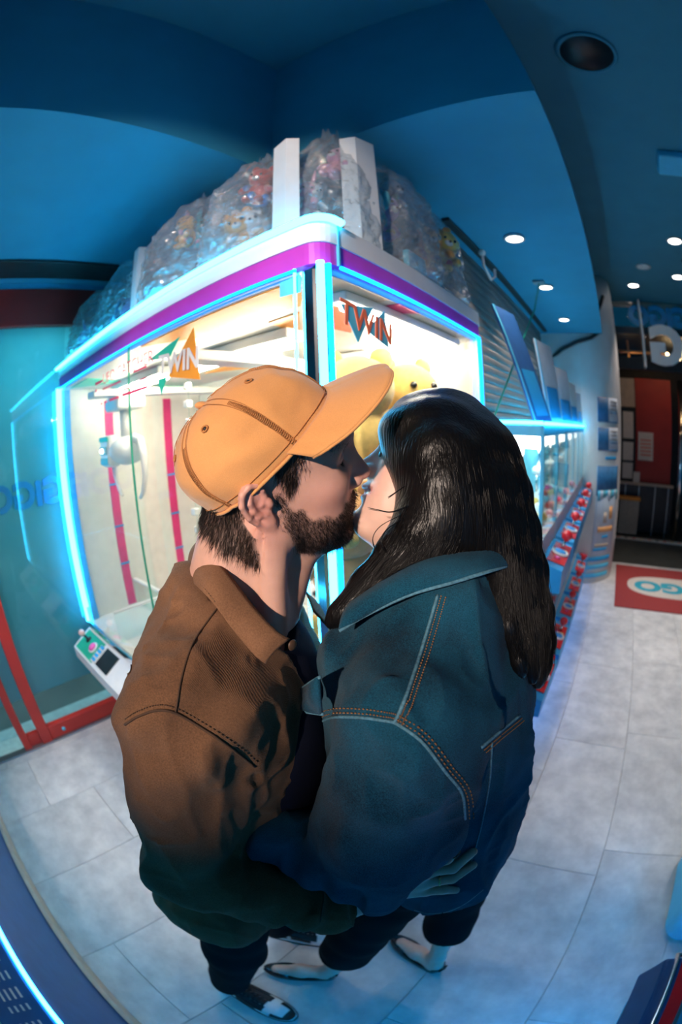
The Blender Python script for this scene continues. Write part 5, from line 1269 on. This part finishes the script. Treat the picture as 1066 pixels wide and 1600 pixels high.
# ---------------------------------------------------------------- jacket
clothmat('jacket_twill', (.185, .092, .048), 620, .34, .9, .05, 330, .35, wear=7); pm('jacket_stitch', (.07, .035, .018), .9)
clothmat('tee_dark', (.008, .011, .028), 900, .2, .9, .0); clothmat('trouser_black', (.0025, .003, .005), 700, .3, .9, .0)
def jfold(P):
    n = vnoise(P * np.array([1, 1, .55], np.float32), 12, 1) * .010 + vnoise(P * np.array([1, 1, .7], np.float32), 27, 2) * .0048
    # drag lines from the armpit and rings where the sleeve bunches
    d = cap_(P, EL_R, WR_R, 0, 0); ab = WR_R - EL_R; t = ((P - EL_R) @ ab) / (ab @ ab)
    n = n + np.exp(-(d / .075) ** 2) * np.clip(t + .1, 0, 1) * .0075 * np.sin(t * 34 + vnoise(P, 20, 5) * 2.4)
    ab2 = EL_R - SH_R; t2 = ((P - SH_R) @ ab2) / (ab2 @ ab2); d2 = cap_(P, SH_R, EL_R, 0, 0)
    n = n + np.exp(-(d2 / .10) ** 2) * .0070 * np.sin(t2 * 13 + P[:, 0] * 42 + vnoise(P, 9, 6) * 2.6)
    n = n + .0058 * (ridge(P, (1, 1, .45), 15, 41) - .25) + .0035 * (ridge(P, (.8, 1, .8), 32, 42) - .25)
    return n
def man_jacket_solid(P):
    f = ell(P, (-.180, .515, 1.27), (.122, .195, .225)); f = smin(f, ell(P, (-.205, .50, 1.02), (.140, .190, .24)), .08)
    f = smin(f, cap_(P, SH_R + [.01, .045, .0], SH_L + [-.01, -.045, .0], .068, .068), .06)
    f = smin(f, cap_(P, (-.165, .52, 1.49), (-.175, .51, 1.38), .075, .11), .06)
    f = smin(f, ell(P, (-.265, .44, .86), (.15, .20, .12)), .06)
    f = smin(f, chain(P, [SH_R, EL_R, WR_R + [.012, 0, 0]], [.072, .058, .046], .03), .045)
    f = smin(f, chain(P, [SH_L, EL_L, WR_L], [.072, .060, .046], .03), .045)
    return f
def man_jacket(P):
    f = man_jacket_solid(P) - jfold(P)
    inner = man_jacket_solid(P) + .034
    # hollow it, open the neck, the front and the hem
    f = smax(f, -inner, .003)
    f = smax(f, (P[:, 2] - 1.530 + .20 * np.clip(P[:, 0] + .20, -.1, .2) + np.abs(P[:, 1] - .52) * .18), .006)
    nk = cap_(P, (-.145, .53, 1.60), (-.115, .53, 1.43), .070, .062); f = smax(f, -nk, .006)
    frt = np.maximum(np.abs(P[:, 1] - .545 - (P[:, 2] - 1.0) * .02) - (.055 + .17 * np.clip(P[:, 2] - 1.22, 0, .3)), -(P[:, 0] + .16)); f = smax(f, -frt, .006)
    hem = .815 + .05 * np.clip((P[:, 0] + .20) / .2, -1, 1) + vnoise(P, 12, 9) * .006 - P[:, 2]; arm = chain(P, [EL_R, WR_R], [.09, .08]); f = np.where(arm < 0, f, smax(f, hem, .004))
    cuff = (P - (WR_R + [.014, 0, 0])) @ ((WR_R - EL_R) / np.linalg.norm(WR_R - EL_R)); near = cap_(P, WR_R - [.03, 0, 0], WR_R + [.08, 0, 0], .07, .07)
    return np.where(near < 0, smax(f, cuff.astype(np.float32), .003), f)
Vj, Fj = mesh_sdf(man_jacket, (-.46, .16, .72), (.30, .90, 1.60), .0042)
mesh_obj('jacket', Vj, Fj, 'jacket_twill', man)['label'] = 'brown cotton twill overshirt'
bj = bvh_of(Vj, Fj)
# tee under the jacket
def man_tee(P):
    f = ell(P, (-.150, .530, 1.24), (.125, .170, .245)); f = smin(f, ell(P, (-.18, .51, 1.0), (.125, .165, .22)), .08)
    f = smin(f, cap_(P, (-.155, .52, 1.47), (-.17, .515, 1.36), .070, .10), .05)
    nk = cap_(P, (-.140, .52, 1.60), (-.125, .51, 1.455), .080, .066); f = smax(f, -nk, .008)
    return smax(f, P[:, 2] - 1.51, .006) - vnoise(P, 18, 3) * .003
Vt, Ft = mesh_sdf(man_tee, (-.36, .28, .74), (.04, .76, 1.56), .0055); mesh_obj('tee_shirt', Vt, Ft, 'tee_dark', man)
# collar: near leaf, far leaf and stand
def leaf(top, bot, nm, thick=.0028, n=26, m_=9, bulge=.006, mat='jacket_twill', par=None):
    T = bez(top, n); B_ = bez(bot, n); P = []
    for a, b_ in zip(T, B_):
        row = []
        for v in np.linspace(0, 1, m_):
            p = a * (1 - v) + b_ * v; p = p + np.array([-.25, -.75, .6]) * bulge * math.sin(v * PI) * (1 if True else 0); row.append(c2r(p))
        P.append(row)
    return MB().sheet(P, thick).build(nm, mat, par)
par = man
ct_near = [U(312, 846, .575), U(322, 866, .51), U(352, 893, .465), U(395, 948, .435), U(432, 987, .420), U(452, 998, .425)]
cb_near = [U(296, 878, .575), U(301, 905, .50)] + [on_hip(*p, .006, man_jacket_solid) for p in ((325, 932), (362, 980), (398, 1022), (414, 1036))]
leaf(ct_near, cb_near, 'collar', par=man)
for off_ in (.12,):
    P_ = [a * (1 - .88) + b_ * .88 for a, b_ in zip(bez(ct_near, 60), bez(cb_near, 60))]
    mb = MB()
    for i_ in range(0, 58): mb.tube([c2r(P_[i_] + np.array([-.3, -.7, .6]) * .005), c2r(P_[i_] * .45 + P_[i_ + 1] * .55 + np.array([-.3, -.7, .6]) * .005)], .0005, 3)
    mb.build('collar_stitches', 'jacket_stitch', man)['kind'] = 'stuff'
leaf([U(312, 846, .575), U(345, 850, .63), U(400, 880, .655), U(470, 915, .64), U(492, 955, .60)], [U(296, 878, .58), U(325, 885, .68), U(400, 905, .71), U(485, 930, .69), U(520, 985, .64)], 'collar', bulge=.002, par=man)
# seams
seam('shoulder_seam', bj, [(352, 935), (322, 975), (300, 1010), (284, 1060), (274, 1112)], .0011, 'jacket_stitch', man)
seam('armhole_seam', bj, [(196, 1132), (215, 1120), (245, 1110), (274, 1114), (315, 1138), (360, 1168), (398, 1198)], .0015, 'jacket_stitch', man)
seam('armhole_stitches', bj, [(196, 1124), (215, 1112), (245, 1102), (274, 1106), (318, 1130), (364, 1160), (402, 1190)], .0006, 'jacket_stitch', man, 90, dash=1)
seam('back_yoke_seam', bj, [(190, 1058), (203, 1052), (206, 1040), (200, 1032)], .0010, 'jacket_stitch', man)
seam('cuff_seam', bj, [(497, 1372), (505, 1400), (500, 1440)], .0010, 'jacket_stitch', man)
# buttons on the near front edge
pm('horn_button', (.09, .05, .03), .35, var=.3, scale=60)
for p_, r_ in ((U(457, 1008, .43), .007),):
    MB().ball(c2r(p_), r_, 12, (.35, 1, 1)).build('button', 'horn_button', man)
# trousers
def trousers(P):
    f = None
    for hp, kn, an in MLEG:
        g = chain(P, [hp, kn, (an[0], an[1], .13)], [.100, .078, .060], .03); f = g if f is None else smin(f, g, .05)
    f = smin(f, ell(P, (-.215, .51, .91), (.115, .155, .12)), .05) - vnoise(P, 15, 4) * .006
    return smax(f, .115 - P[:, 2], .006)
Vt, Ft = mesh_sdf(trousers, (-.56, .16, .08), (.0, .78, 1.10), .007); mesh_obj('trousers', Vt, Ft, 'trouser_black', man)
# sneakers
pm('shoe_black', (.012, .012, .014), .5, bump=.1, bscale=300); pm('shoe_white', (.72, .72, .70), .5, var=.06, bump=.08, bscale=300); pm('lace_black', (.015, .015, .017), .8)
def sneaker(heel, toe, par):
    heel = np.array(heel); toe = np.array(toe); d = toe - heel; Ls = np.linalg.norm(d); d = d / Ls; sd = np.array([-d[1], d[0], 0])
    def W(u, v, z): return c2r(heel + d * u * Ls + sd * v + np.array([0, 0, z]))
    def outline(u):    # half width along the foot
        return .046 * (max(0, 1 - ((u - .70) / .34) ** 2) ** .5 if u > .70 else (.72 + .28 * math.sin((u - .05) / .65 * PI / 2)) * min(1, (max(u, 0) / .06 + .15)) ** .5)
    us = np.concatenate([np.linspace(0, .08, 5), np.linspace(.12, .92, 20), np.linspace(.94, 1.035, 7)])
    def loft(z0, z1f, grow, nm, mat, ua=0., ub=1.04, n=16):
        P = []
        for u in us[(us >= ua) & (us <= ub)]:
            w_ = max(.004, outline(u)) + grow; zt = z1f(u); row = []
            for q in np.linspace(0, PI, n): row.append(W(u, -w_ * math.cos(q) * (1 - .25 * math.sin(q) ** 3 * (zt > .05)), z0 + (zt - z0) * math.sin(q) ** .55))
            P.append(row)
        return MB().sheet(P, .002).build(nm, mat, par)
    top = lambda u: .105 - .028 * max(0, u - .05) if u < .30 else (.098 - .088 * (u - .30) if u < .72 else max(.030, .061 - .05 * ((u - .72) / .3) ** 2))
    sh_ = loft(.022, top, .0, 'sneaker', 'shoe_white')
    pts = [W(u, outline(u) + .003, 0) for u in us] + [W(u, -outline(u) - .003, 0) for u in us[::-1]]
    n_ = len(pts); mb = MB(); mb.add([tuple(p) for p in pts] + [tuple(np.array(p) + [0, 0, .026]) for p in pts], [tuple(range(n_ - 1, -1, -1)), tuple(range(n_, 2 * n_))] + [(i, (i + 1) % n_, (i + 1) % n_ + n_, i + n_) for i in range(n_)]); so = mb.build('sole', 'shoe_white', sh_)
    mb = MB(); mb.tube([tuple(np.array(p) + [0, 0, .007]) for p in pts], .0045, 6, True); mb.build('outsole', 'shoe_black', sh_)
    def patch(ua, ub, q0, q1, nm, mat, g=.002):
        P = []
        for u in np.linspace(ua, ub, 12):
            w_ = max(.004, outline(u)) + g; zt = top(u) + g; row = []
            for q in np.linspace(q0, q1, 9): row.append(W(u, -w_ * math.cos(q) * (1 - .25 * math.sin(q) ** 3), .022 + (zt - .022) * math.sin(q) ** .55))
            P.append(row)
        return MB().sheet(P, .0015).build(nm, mat, sh_)
    patch(.80, 1.02, .05, .75, 'toe_guard', 'shoe_black'); patch(.80, 1.02, PI - .75, PI - .05, 'toe_guard', 'shoe_black')
    patch(.93, 1.03, .7, PI - .7, 'toe_guard', 'shoe_black')
    patch(.0, .30, .05, .8, 'heel_panel', 'shoe_black'); patch(.0, .30, PI - .8, PI - .05, 'heel_panel', 'shoe_black')
    patch(.34, .70, .45, 1.15, 'eyestay', 'shoe_black'); patch(.34, .70, PI - 1.15, PI - .45, 'eyestay', 'shoe_black')
    patch(.28, .68, 1.2, PI - 1.2, 'tongue', 'shoe_black', .003)
    patch(.36, .62, .12, .40, 'side_stripe', 'shoe_black', .003); patch(.36, .62, PI - .40, PI - .12, 'side_stripe', 'shoe_black', .003)
    for k in range(6):
        u = .36 + .058 * k; zt = top(u)
        for s_ in (-1, 1):
            MB().tube([W(u + .03 * (s_ > 0), -.024, zt - .006), W(u + .012, 0, zt + .006), W(u + .03 * (s_ < 0), .024, zt - .006)], .0028, 6, flat=.6).build('lace', 'lace_black', sh_)
    return sh_
sneaker((-.475, .318, 0), (-.222, .166, 0), man)
sneaker((-.33, .60, 0), (-.06, .565, 0), man)
# wedding ring on the hand
r0 = KN[2] * .55 + FT[2][1] * .45; ax_ = (FT[2][1] - KN[2]); ax_ /= np.linalg.norm(ax_); u_ = np.cross(ax_, [0, 0, 1]); u_ /= np.linalg.norm(u_); v_ = np.cross(ax_, u_)
pm('gold', (.85, .68, .36), .18, metal=1., var=.05)
MB().tube([c2r(r0 + (u_ * math.cos(q) + v_ * math.sin(q)) * .0102) for q in np.linspace(0, 2 * PI, 26, endpoint=False)], .0016, 8, True).build('ring', 'gold', man)['label'] = 'gold ring on the finger'
# ================================================================== THE WOMAN
WT = np.array([.136, .585, 1.605]); WR = rotm(180 - 10, 26, 18); WS = .93
wom = thing('person', 'woman with long dark hair in a blue denim jacket being kissed', 'person', tuple(c2r(np.array([.14, .47, 0]))))
def w2c(L): return (np.asarray(L, float) * WS) @ WR.T + WT
def c2w(P): return ((P - WT.astype(np.float32)) @ WR.astype(np.float32)) / WS
wnb = np.array([.165, .545, 1.455])
def wom_head(P):
    f = head_sdf(c2w(P), False, True) * WS
    f = smin(f, cap_(P, w2c((-.018, 0, -.03)), wnb, .046, .052), .03)
    f = smin(f, cap_(P, w2c((.04, 0, -.085)), wnb + [-.055, -.01, 0], .022, .03), .04)
    return f
WLEG = [((.10, .46, .88), (.005, .425, .50), (-.085, .400, .085)), ((.17, .56, .88), (.285, .53, .48), (.262, .415, .085))]
def wom_body(P):
    f = ell(P, (.145, .53, 1.25), (.10, .145, .2)); f = smin(f, ell(P, (.145, .51, .95), (.11, .155, .17)), .08)
    f = smin(f, cap_(P, wnb, (.15, .53, 1.33), .045, .07), .05)
    for a, b_, c_ in ((WSH, WEL, WWR), (WSL, WEF, WWL)):
        f = smin(f, chain(P, [a, b_, c_], [.04, .033, .022], .02), .03)
        hd_ = (c_ - b_) / np.linalg.norm(c_ - b_); f = smin(f, chain(P, [c_, c_ + hd_ * .05, c_ + hd_ * .09], [.022, .025, .014], .01), .015)
    for hp, kn, an in WLEG: f = smin(f, chain(P, [hp, kn, an], [.07, .045, .030], .02), .04)
    return f
W1H, W1T = np.array([-.080, .386, 0]), np.array([-.30, .395, 0]); W2H, W2T = np.array([.278, .362, 0]), np.array([.125, .555, 0])
def wom_feet(P):
    f = None
    for (hp, kn, an), hl, te in ((WLEG[0], W1H, W1T), (WLEG[1], W2H, W2T)):
        d = (te - hl) / np.linalg.norm(te - hl); z = np.array([0, 0, 1.])
        g = chain(P, [np.array(kn) * .45 + np.array(an) * .55, np.array(an) + z * .01, hl + d * .035 + z * .045], [.036, .029, .030], .02)
        g = smin(g, chain(P, [hl + d * .035 + z * .038, hl + d * .12 + z * .045, hl + d * .20 + z * .028], [.028, .030, .024], .02), .02)
        f = g if f is None else np.minimum(f, g)
    return f
BASE_W = (.72, .46, .37)
Vh, Fh = mesh_sdf(wom_head, WT - [.15, .14, .20], WT + [.15, .15, .15], .0022)
Lw = c2w(Vh.astype(np.float32)); cw_ = skin_cols(Lw, BASE_W, (.60, .17, .17), (.74, .38, .31), lw=.034)
Vf, Ff = mesh_sdf(wom_feet, (-.36, .30, .004), (.38, .66, .34), .0045)
Vb, Fb = mesh_sdf(wom_body, (-.40, .20, .28), (.40, .90, 1.50), .011)
mesh_obj('body', np.concatenate([Vh, Vf, Vb]), np.concatenate([Fh, Ff + len(Vh), Fb + len(Vh) + len(Vf)]), 'skin', wom, np.concatenate([cw_, np.tile(np.array(BASE_W), (len(Vf), 1)), np.tile(np.array(BASE_W), (len(Vb), 1))]))
# teeth in the smile
pm('tooth', (.85, .80, .72), .25, var=.04)
th_ = MB()
Pt = [[c2r(w2c((.0965 - .0125 * (y / .030) ** 2, y, z))) for z in (-.0565, -.0505, -.0450)] for y in np.linspace(-.026, .029, 14)]
th_.sheet(Pt, .003).build('teeth', 'tooth', wom)
# glasses
pm('frame_dark', (.02, .022, .025), .3, coat=.5); glassmat('lens', (.94, .97, .97), 1.0, .02)
gl = MB().tube([c2r(w2c((.101, y, .030))) for y in np.linspace(-.009, .009, 5)], .0018, 6).build('glasses', 'frame_dark', wom)
for sy in (-1, 1):
    rim = [w2c((.100 - .10 * (abs(.034 + .024 * math.cos(q)) ** 2) * 3.2, sy * (.034 + .025 * math.cos(q)), .024 + .019 * math.sin(q))) for q in np.linspace(0, 2 * PI, 30, endpoint=False)]
    MB().tube([c2r(p) for p in rim], .0019, 6, True).build('lens_rim', 'frame_dark', gl)
    mb = MB(); mb.add([c2r(p) for p in rim], [tuple(range(30))]); mb.build('lens', 'lens', gl)
    MB().tube([c2r(w2c(p)) for p in ((.089, sy * .060, .034), (.07, sy * .072, .035), (.02, sy * .080, .035), (-.02, sy * .082, .030), (-.03, sy * .080, .010))], .0019, 6).build('temple_arm', 'frame_dark', gl)
# ---------------------------------------------------------------- denim jacket
clothmat('denim', (.0035, .042, .088), 800, .55, .9, .05, 520, .6, (.012, .112, .190), wear=10); pm('denim_edge', (.07, .19, .26), .9, var=.35, scale=300); pm('thread_orange', (.28, .13, .05), .9); pm('thread_pale', (.55, .58, .58), .9); clothmat('denim_dark', (.012, .045, .085), 1500, .4, .9, .2, 520, .4)
def wfold(P):
    n = vnoise(P * np.array([1, 1, .5], np.float32), 11, 21) * .011 + vnoise(P * np.array([1, 1, .6], np.float32), 26, 22) * .0055
    ab = WWR - WEL; t = ((P - WEL) @ ab) / (ab @ ab); d = cap_(P, WEL, WWR, 0, 0)
    n = n + np.exp(-(d / .085) ** 2) * .0085 * np.sin(t * 19 + vnoise(P, 16, 23) * 2.6)
    ab = WEL - WSH; t = ((P - WSH) @ ab) / (ab @ ab); d = cap_(P, WSH, WEL, 0, 0)
    n = n + np.exp(-(d / .10) ** 2) * .0075 * np.sin(P[:, 0] * 46 + t * 5 + vnoise(P, 9, 24) * 2) * np.clip(t, 0, 1)
    # soft vertical drape down the back
    n = n + np.clip((P[:, 0] - .16) / .08, 0, 1) * np.clip((1.36 - P[:, 2]) / .1, 0, 1) * .007 * np.sin(P[:, 1] * 48 + P[:, 2] * 7)
    n = n + .0080 * (ridge(P, (1, 1, .4), 12, 51) - .25) + .0035 * (ridge(P, (1, .8, .8), 28, 52) - .25)
    return n
def wom_jacket(P):
    s0 = wjs(P); f = smax(s0 - wfold(P), -(s0 + .036), .004)
    nk = cap_(P, (.165, .555, 1.60), (.125, .555, 1.42), .064, .056); f = smax(f, -nk, .006)
    f = smax(f, P[:, 2] - 1.565 + .25 * np.clip(.12 - P[:, 0], 0, .2), .006)
    frt = np.maximum(np.abs(P[:, 1] - .53) - (.035 + .12 * np.clip(P[:, 2] - 1.25, 0, .3)), P[:, 0] - .09); f = smax(f, -frt, .006)
    arm = chain(P, [WEL, WWR], [.11, .09]); hem = .880 + .030 * np.sin((P[:, 0] - .1) * 6) + vnoise(P, 9, 25) * .008 - P[:, 2]
    f = np.where(arm < 0, f, smax(f, hem, .005))
    d_ = (WWR - WEL) / np.linalg.norm(WWR - WEL); cu = (P - WWR) @ d_; nr = cap_(P, WWR - d_ * .03, WWR + d_ * .1, .08, .08)
    return np.where(nr < 0, smax(f, cu.astype(np.float32), .004), f)
Vj, Fj = mesh_sdf(wom_jacket, (-.26, .16, .80), (.40, .94, 1.62), .0042)
mesh_obj('jacket', Vj, Fj, 'denim', wom)['label'] = 'loose blue denim jacket with contrast stitching'
bw_ = bvh_of(Vj, Fj)
def wtop(P):
    f = ell(P, (.14, .53, 1.24), (.118, .16, .22)); f = smin(f, ell(P, (.15, .51, .98), (.118, .165, .18)), .08); f = smin(f, cap_(P, (.16, .545, 1.44), (.15, .53, 1.34), .06, .09), .05)
    return smax(f, P[:, 2] - 1.44, .006)
Vt, Ft = mesh_sdf(wtop, (-.02, .32, .78), (.32, .74, 1.5), .007); mesh_obj('top', Vt, Ft, 'tee_dark', wom)
# stitched seams: double lines with pale worn ridges
def dseam(path, off, nm):
    a = np.array(path, float); t = np.gradient(a, axis=0); t /= np.linalg.norm(t, axis=1, keepdims=True); nrm = np.stack([-t[:, 1], t[:, 0]], 1)
    seam(nm, bw_, a, .0019, 'denim_edge', wom, 60, .0002)
    for o_ in off: seam('stitch_line', bw_, a + nrm * o_, .00075, 'thread_orange', wom, 120, .0012, dash=1)
dseam([(684, 930), (668, 985), (648, 1050), (628, 1105), (617, 1128)], (-6, -13), 'shoulder_seam')
dseam([(502, 1128), (520, 1121), (560, 1121), (600, 1126), (622, 1132), (660, 1160), (695, 1205), (722, 1240), (727, 1280)], (-6, -13), 'armhole_seam')
dseam([(752, 1168), (775, 1148), (800, 1128), (812, 1118)], (5, 10), 'back_yoke_seam')
seam('back_panel_seam', bw_, [(768, 1160), (765, 1220), (752, 1290), (735, 1350)], .0013, 'denim_edge', wom, 40)
seam('hem_stitches', bw_, [(648, 1422), (672, 1427), (700, 1424), (728, 1411), (755, 1390)], .0008, 'thread_pale', wom, 110, .001, dash=1)
# gathered chest pocket at the front
pk = [[c2r(U(px, py, dy)) for px, py, dy in row] for row in ([(474, 1076, .395), (478, 1092, .385), (474, 1108, .385)], [(484, 1070, .37), (486, 1090, .365), (486, 1112, .365)], [(500, 1058, .345), (502, 1085, .34), (505, 1115, .34)])]
MB().sheet(pk, .004).build('pocket', 'denim', wom)
MB().tube([c2r(U(px, py, dy - .002)) for px, py, dy in ((500, 1058, .345), (486, 1066, .368), (474, 1074, .395), (473, 1085, .395), (480, 1094, .385), (473, 1106, .387), (480, 1113, .378), (505, 1116, .34))], .0018, 6).build('pocket_edge', 'denim_edge', wom)
# collar
wct = [U(558, 935, .46), U(610, 905, .44), U(660, 880, .445), (U(720, 862, .47)), U(775, 848, .53), U(800, 850, .62)]
wcb = [U(530, 986, .40), on_hip(575, 960, .014), on_hip(640, 930, .014), on_hip(710, 910, .014), on_hip(782, 888, .014), U(815, 880, .60)]
leaf(wct, wcb, 'collar', .004, 34, 9, .010, 'denim', wom)
pth = bez(wcb, 100); pth = [p + np.array([0, -.7, .5]) * .002 for p in pth]
MB().tube([c2r(p) for p in pth], .0022, 6).build('collar_edge', 'denim_edge', wom)
in_ = [a * .14 + b_ * .86 + np.array([0, -.75, .6]) * .0062 for a, b_ in zip(bez(wct, 150), bez(wcb, 150))]
mb = MB()
for i_ in range(0, 148): mb.tube([c2r(in_[i_]), c2r(in_[i_] * .4 + in_[i_ + 1] * .6)], .0009, 4)
mb.build('collar_stitches', 'thread_pale', wom)['kind'] = 'stuff'
# ---------------------------------------------------------------- trousers and flats
def wtr(P):
    f = None
    for hp, kn, an in WLEG:
        g = chain(P, [hp, kn, np.array(kn) * .40 + np.array(an) * .60], [.100, .080, .080], .03); f = g if f is None else smin(f, g, .05)
    f = smin(f, ell(P, (.145, .51, .90), (.135, .175, .13)), .05) - vnoise(P, 14, 31) * .006
    hm = .285 - P[:, 2]; return smax(smax(f, hm, .006), -(smax(f + .012, P[:, 2] - .5, .01)), .004)
Vt, Ft = mesh_sdf(wtr, (-.22, .28, .24), (.44, .74, 1.06), .007); mesh_obj('trousers', Vt, Ft, 'trouser_black', wom)
pm('flat_black', (.012, .012, .016), .22, var=.15, coat=.6)
def flat(heel, toe, par):
    d = toe - heel; Ls = .245; d = d / np.linalg.norm(d); sd = np.array([-d[1], d[0], 0])
    def W(u, v, z): return c2r(heel + d * u * Ls + sd * v + np.array([0, 0, z]))
    ow = lambda u: .041 * ((max(0, 1 - ((u - .66) / .36) ** 2)) ** .55 if u > .66 else (.74 + .26 * math.sin(u / .66 * PI / 2)) * min(1, u / .08 + .2) ** .5)
    us = np.concatenate([np.linspace(0, .1, 5), np.linspace(.15, .9, 16), np.linspace(.93, 1.015, 6)])
    pts = [W(u, ow(u), 0) for u in us] + [W(u, -ow(u), 0) for u in us[::-1]]; n_ = len(pts); mb = MB()
    mb.add([tuple(p) for p in pts] + [tuple(np.array(p) + [0, 0, .010]) for p in pts], [tuple(range(n_ - 1, -1, -1)), tuple(range(n_, 2 * n_))] + [(i, (i + 1) % n_, (i + 1) % n_ + n_, i + n_) for i in range(n_)])
    s_ = mb.build('flat_shoe', 'flat_black', par)
    rim = lambda u: .052 if u < .06 else (.052 - .028 * min(1, (u - .06) / .25) if u < .6 else .030)
    P = []
    for i_ in range(len(us)): P.append([W(us[i_], ow(us[i_]) * (1 - .12 * v), .008 + (rim(us[i_]) - .008) * v) for v in np.linspace(0, 1, 5)])
    Q = [[W(u, -ow(u) * (1 - .12 * v), .008 + (rim(u) - .008) * v) for v in np.linspace(0, 1, 5)] for u in us]
    MB().sheet(Q[::-1] + P, .002).build('side_wall', 'flat_black', s_)
    V_ = [[W(u, ow(u) * math.cos(q), .010 + (.034 - .02 * max(0, (u - .75) / .27) ** 2) * math.sin(q) ** .6) for q in np.linspace(0, PI, 12)] for u in us[us > .62]]
    MB().sheet(V_, .002).build('vamp', 'flat_black', s_)
    MB().lathe([(.026, 0), (.026, .012), (.022, .016)], tuple(W(.10, 0, -.0)), 14).build('heel', 'flat_black', s_)
    MB().tube([W(-.015, -.02, .05), W(-.035, 0, .054), W(-.015, .02, .05)], .004, 6).build('heel_tab', 'flat_black', s_)
flat(W1H, W1T, wom); flat(W2H, W2T, wom)
# ---------------------------------------------------------------- long dark hair
hairmat('hair_black', (.0035, .0032, .0034), .33)
GU = [[(662, 634, .66), (648, 642, .60), (628, 662, .550), (628, 692, .540), (652, 742, .522), (658, 785, .505), (640, 835, .472), (602, 884, .462), (552, 936, .450), (516, 982, .436)],
      [(672, 632, .66), (660, 640, .60), (646, 664, .53), (654, 715, .510), (672, 778, .492), (662, 835, .465), (620, 888, .458), (580, 930, .447), (545, 964, .436)],
      [(684, 631, .665), (672, 638, .60), (670, 670, .515), (682, 740, .484), (692, 810, .468), (668, 862, .460), (636, 900, .450), (598, 936, .440)],
      [(694, 631, .665), (686, 637, .60), (690, 680, .505), (700, 755, .475), (708, 825, .465), (698, 872, .462), (672, 900, .456)],
      [(706, 632, .665), (702, 638, .60), (718, 690, .505), (732, 770, .478), (742, 840, .468), (738, 882, .468), (726, 902, .462)],
      [(714, 634, .665), (714, 640, .605), (745, 700, .515), (765, 780, .490), (780, 850, .478), (788, 920, .455), (800, 990, .425), (822, 1062, .400)],
      [(722, 637, .67), (726, 644, .61), (765, 705, .530), (790, 785, .508), (806, 860, .495), (820, 940, .470), (832, 1010, .440), (838, 1070, .415)],
      [(728, 641, .675), (734, 648, .62), (782, 715, .555), (806, 790, .535), (823, 870, .520), (840, 950, .495), (850, 1020, .460), (846, 1076, .430)],
      [(732, 646, .685), (739, 653, .64), (795, 722, .60), (818, 795, .585), (834, 870, .570), (852, 955, .535), (860, 1015, .495), (853, 1060, .46)]]
GP = [np.array([U(*p) for p in bez(g, 27)] if False else [U(*q) for q in bez(g, 27)]) for g in GU]
def hair_base(P):
    f = ell(c2w(P), (-.008, 0, .045), (.118, .088, .104)) * WS
    L = c2w(P); face = ell(L, (.122, .0, -.060), (.072, .078, .118)) * WS; f = smax(f, -face, .012)
    cut = .015 - L[:, 2] - .4 * np.clip(L[:, 0], -1, 0); f = smax(f, (cut - .06) * WS, .02)
    for k, G in enumerate(GP):
        for i_ in range(4, 26, 3):
            i2 = min(i_ + 3, 26); r1, r2 = [.020 * (1 - .78 * max(0, (j_ - 15) / 11)) for j_ in (i_, i2)]
            f = smin(f, cap_(P, G[i_] + [0, .012, 0], G[i2] + [0, .012, 0], r1, r2), .028)
    return f
Vr, Fr_ = mesh_sdf(hair_base, (-.06, .34, 1.28), (.40, .78, 1.78), .004)
hb = mesh_obj('hair', Vr, Fr_, 'hair_black', wom); hb['label'] = 'long straight black hair'
paths = []; r2 = np.random.default_rng(11)
GA = np.array(GP)                                  # (9,24,3)
for _ in range(4200):
    u = r2.random() * 7.999; k = int(u); q = u - k; base = GA[k] * (1 - q) + GA[k + 1] * q
    end = r2.integers(19, 28); st = r2.integers(0, 4); P_ = base[st:end]
    if len(P_) < 8: continue
    w_ = np.linspace(0, 1, len(P_))[:, None]; off = r2.normal(size=3) * .004 * (.4 + w_) + np.sin(w_ * 5 + r2.random() * 6) * r2.normal(size=3) * .0016
    paths.append(P_ + off)
allp = np.concatenate(paths); gz = grad(hair_base, allp, .002); fz = hair_base(allp.astype(np.float32)); allp = allp - gz * (fz - rng.uniform(.0002, .0028, len(fz)))[:, None]
n0 = 0; out = []
for P_ in paths:
    q = allp[n0:n0 + len(P_)]; n0 += len(P_)
    for _s in range(2): q = np.concatenate([q[:1], (q[:-2] + q[1:-1] * 2 + q[2:]) / 4, q[-1:]])
    out.append(q)
for pix in ([(640, 790, .472), (612, 800, .465), (590, 797, .462), (575, 794, .461)], [(625, 805, .47), (594, 822, .458), (582, 842, .452), (590, 868, .448)], [(628, 812, .468), (604, 830, .458), (597, 850, .452), (606, 866, .45)], [(632, 760, .49), (615, 772, .485), (606, 778, .485)]):
    for _ in range(3):
        jx, jy = r2.normal(size=2) * 1.5; out.append(np.array([U(a + jx * (1 - .5 * k_ / 13), b_ + jy * k_ / 13, c_) for k_, (a, b_, c_) in enumerate(bez(pix, 14))]))
Vq, Fq = ribbons(out, .00042); o = mesh_obj('hair_strands', Vq, Fq, 'hair_black', wom); o['kind'] = 'stuff'
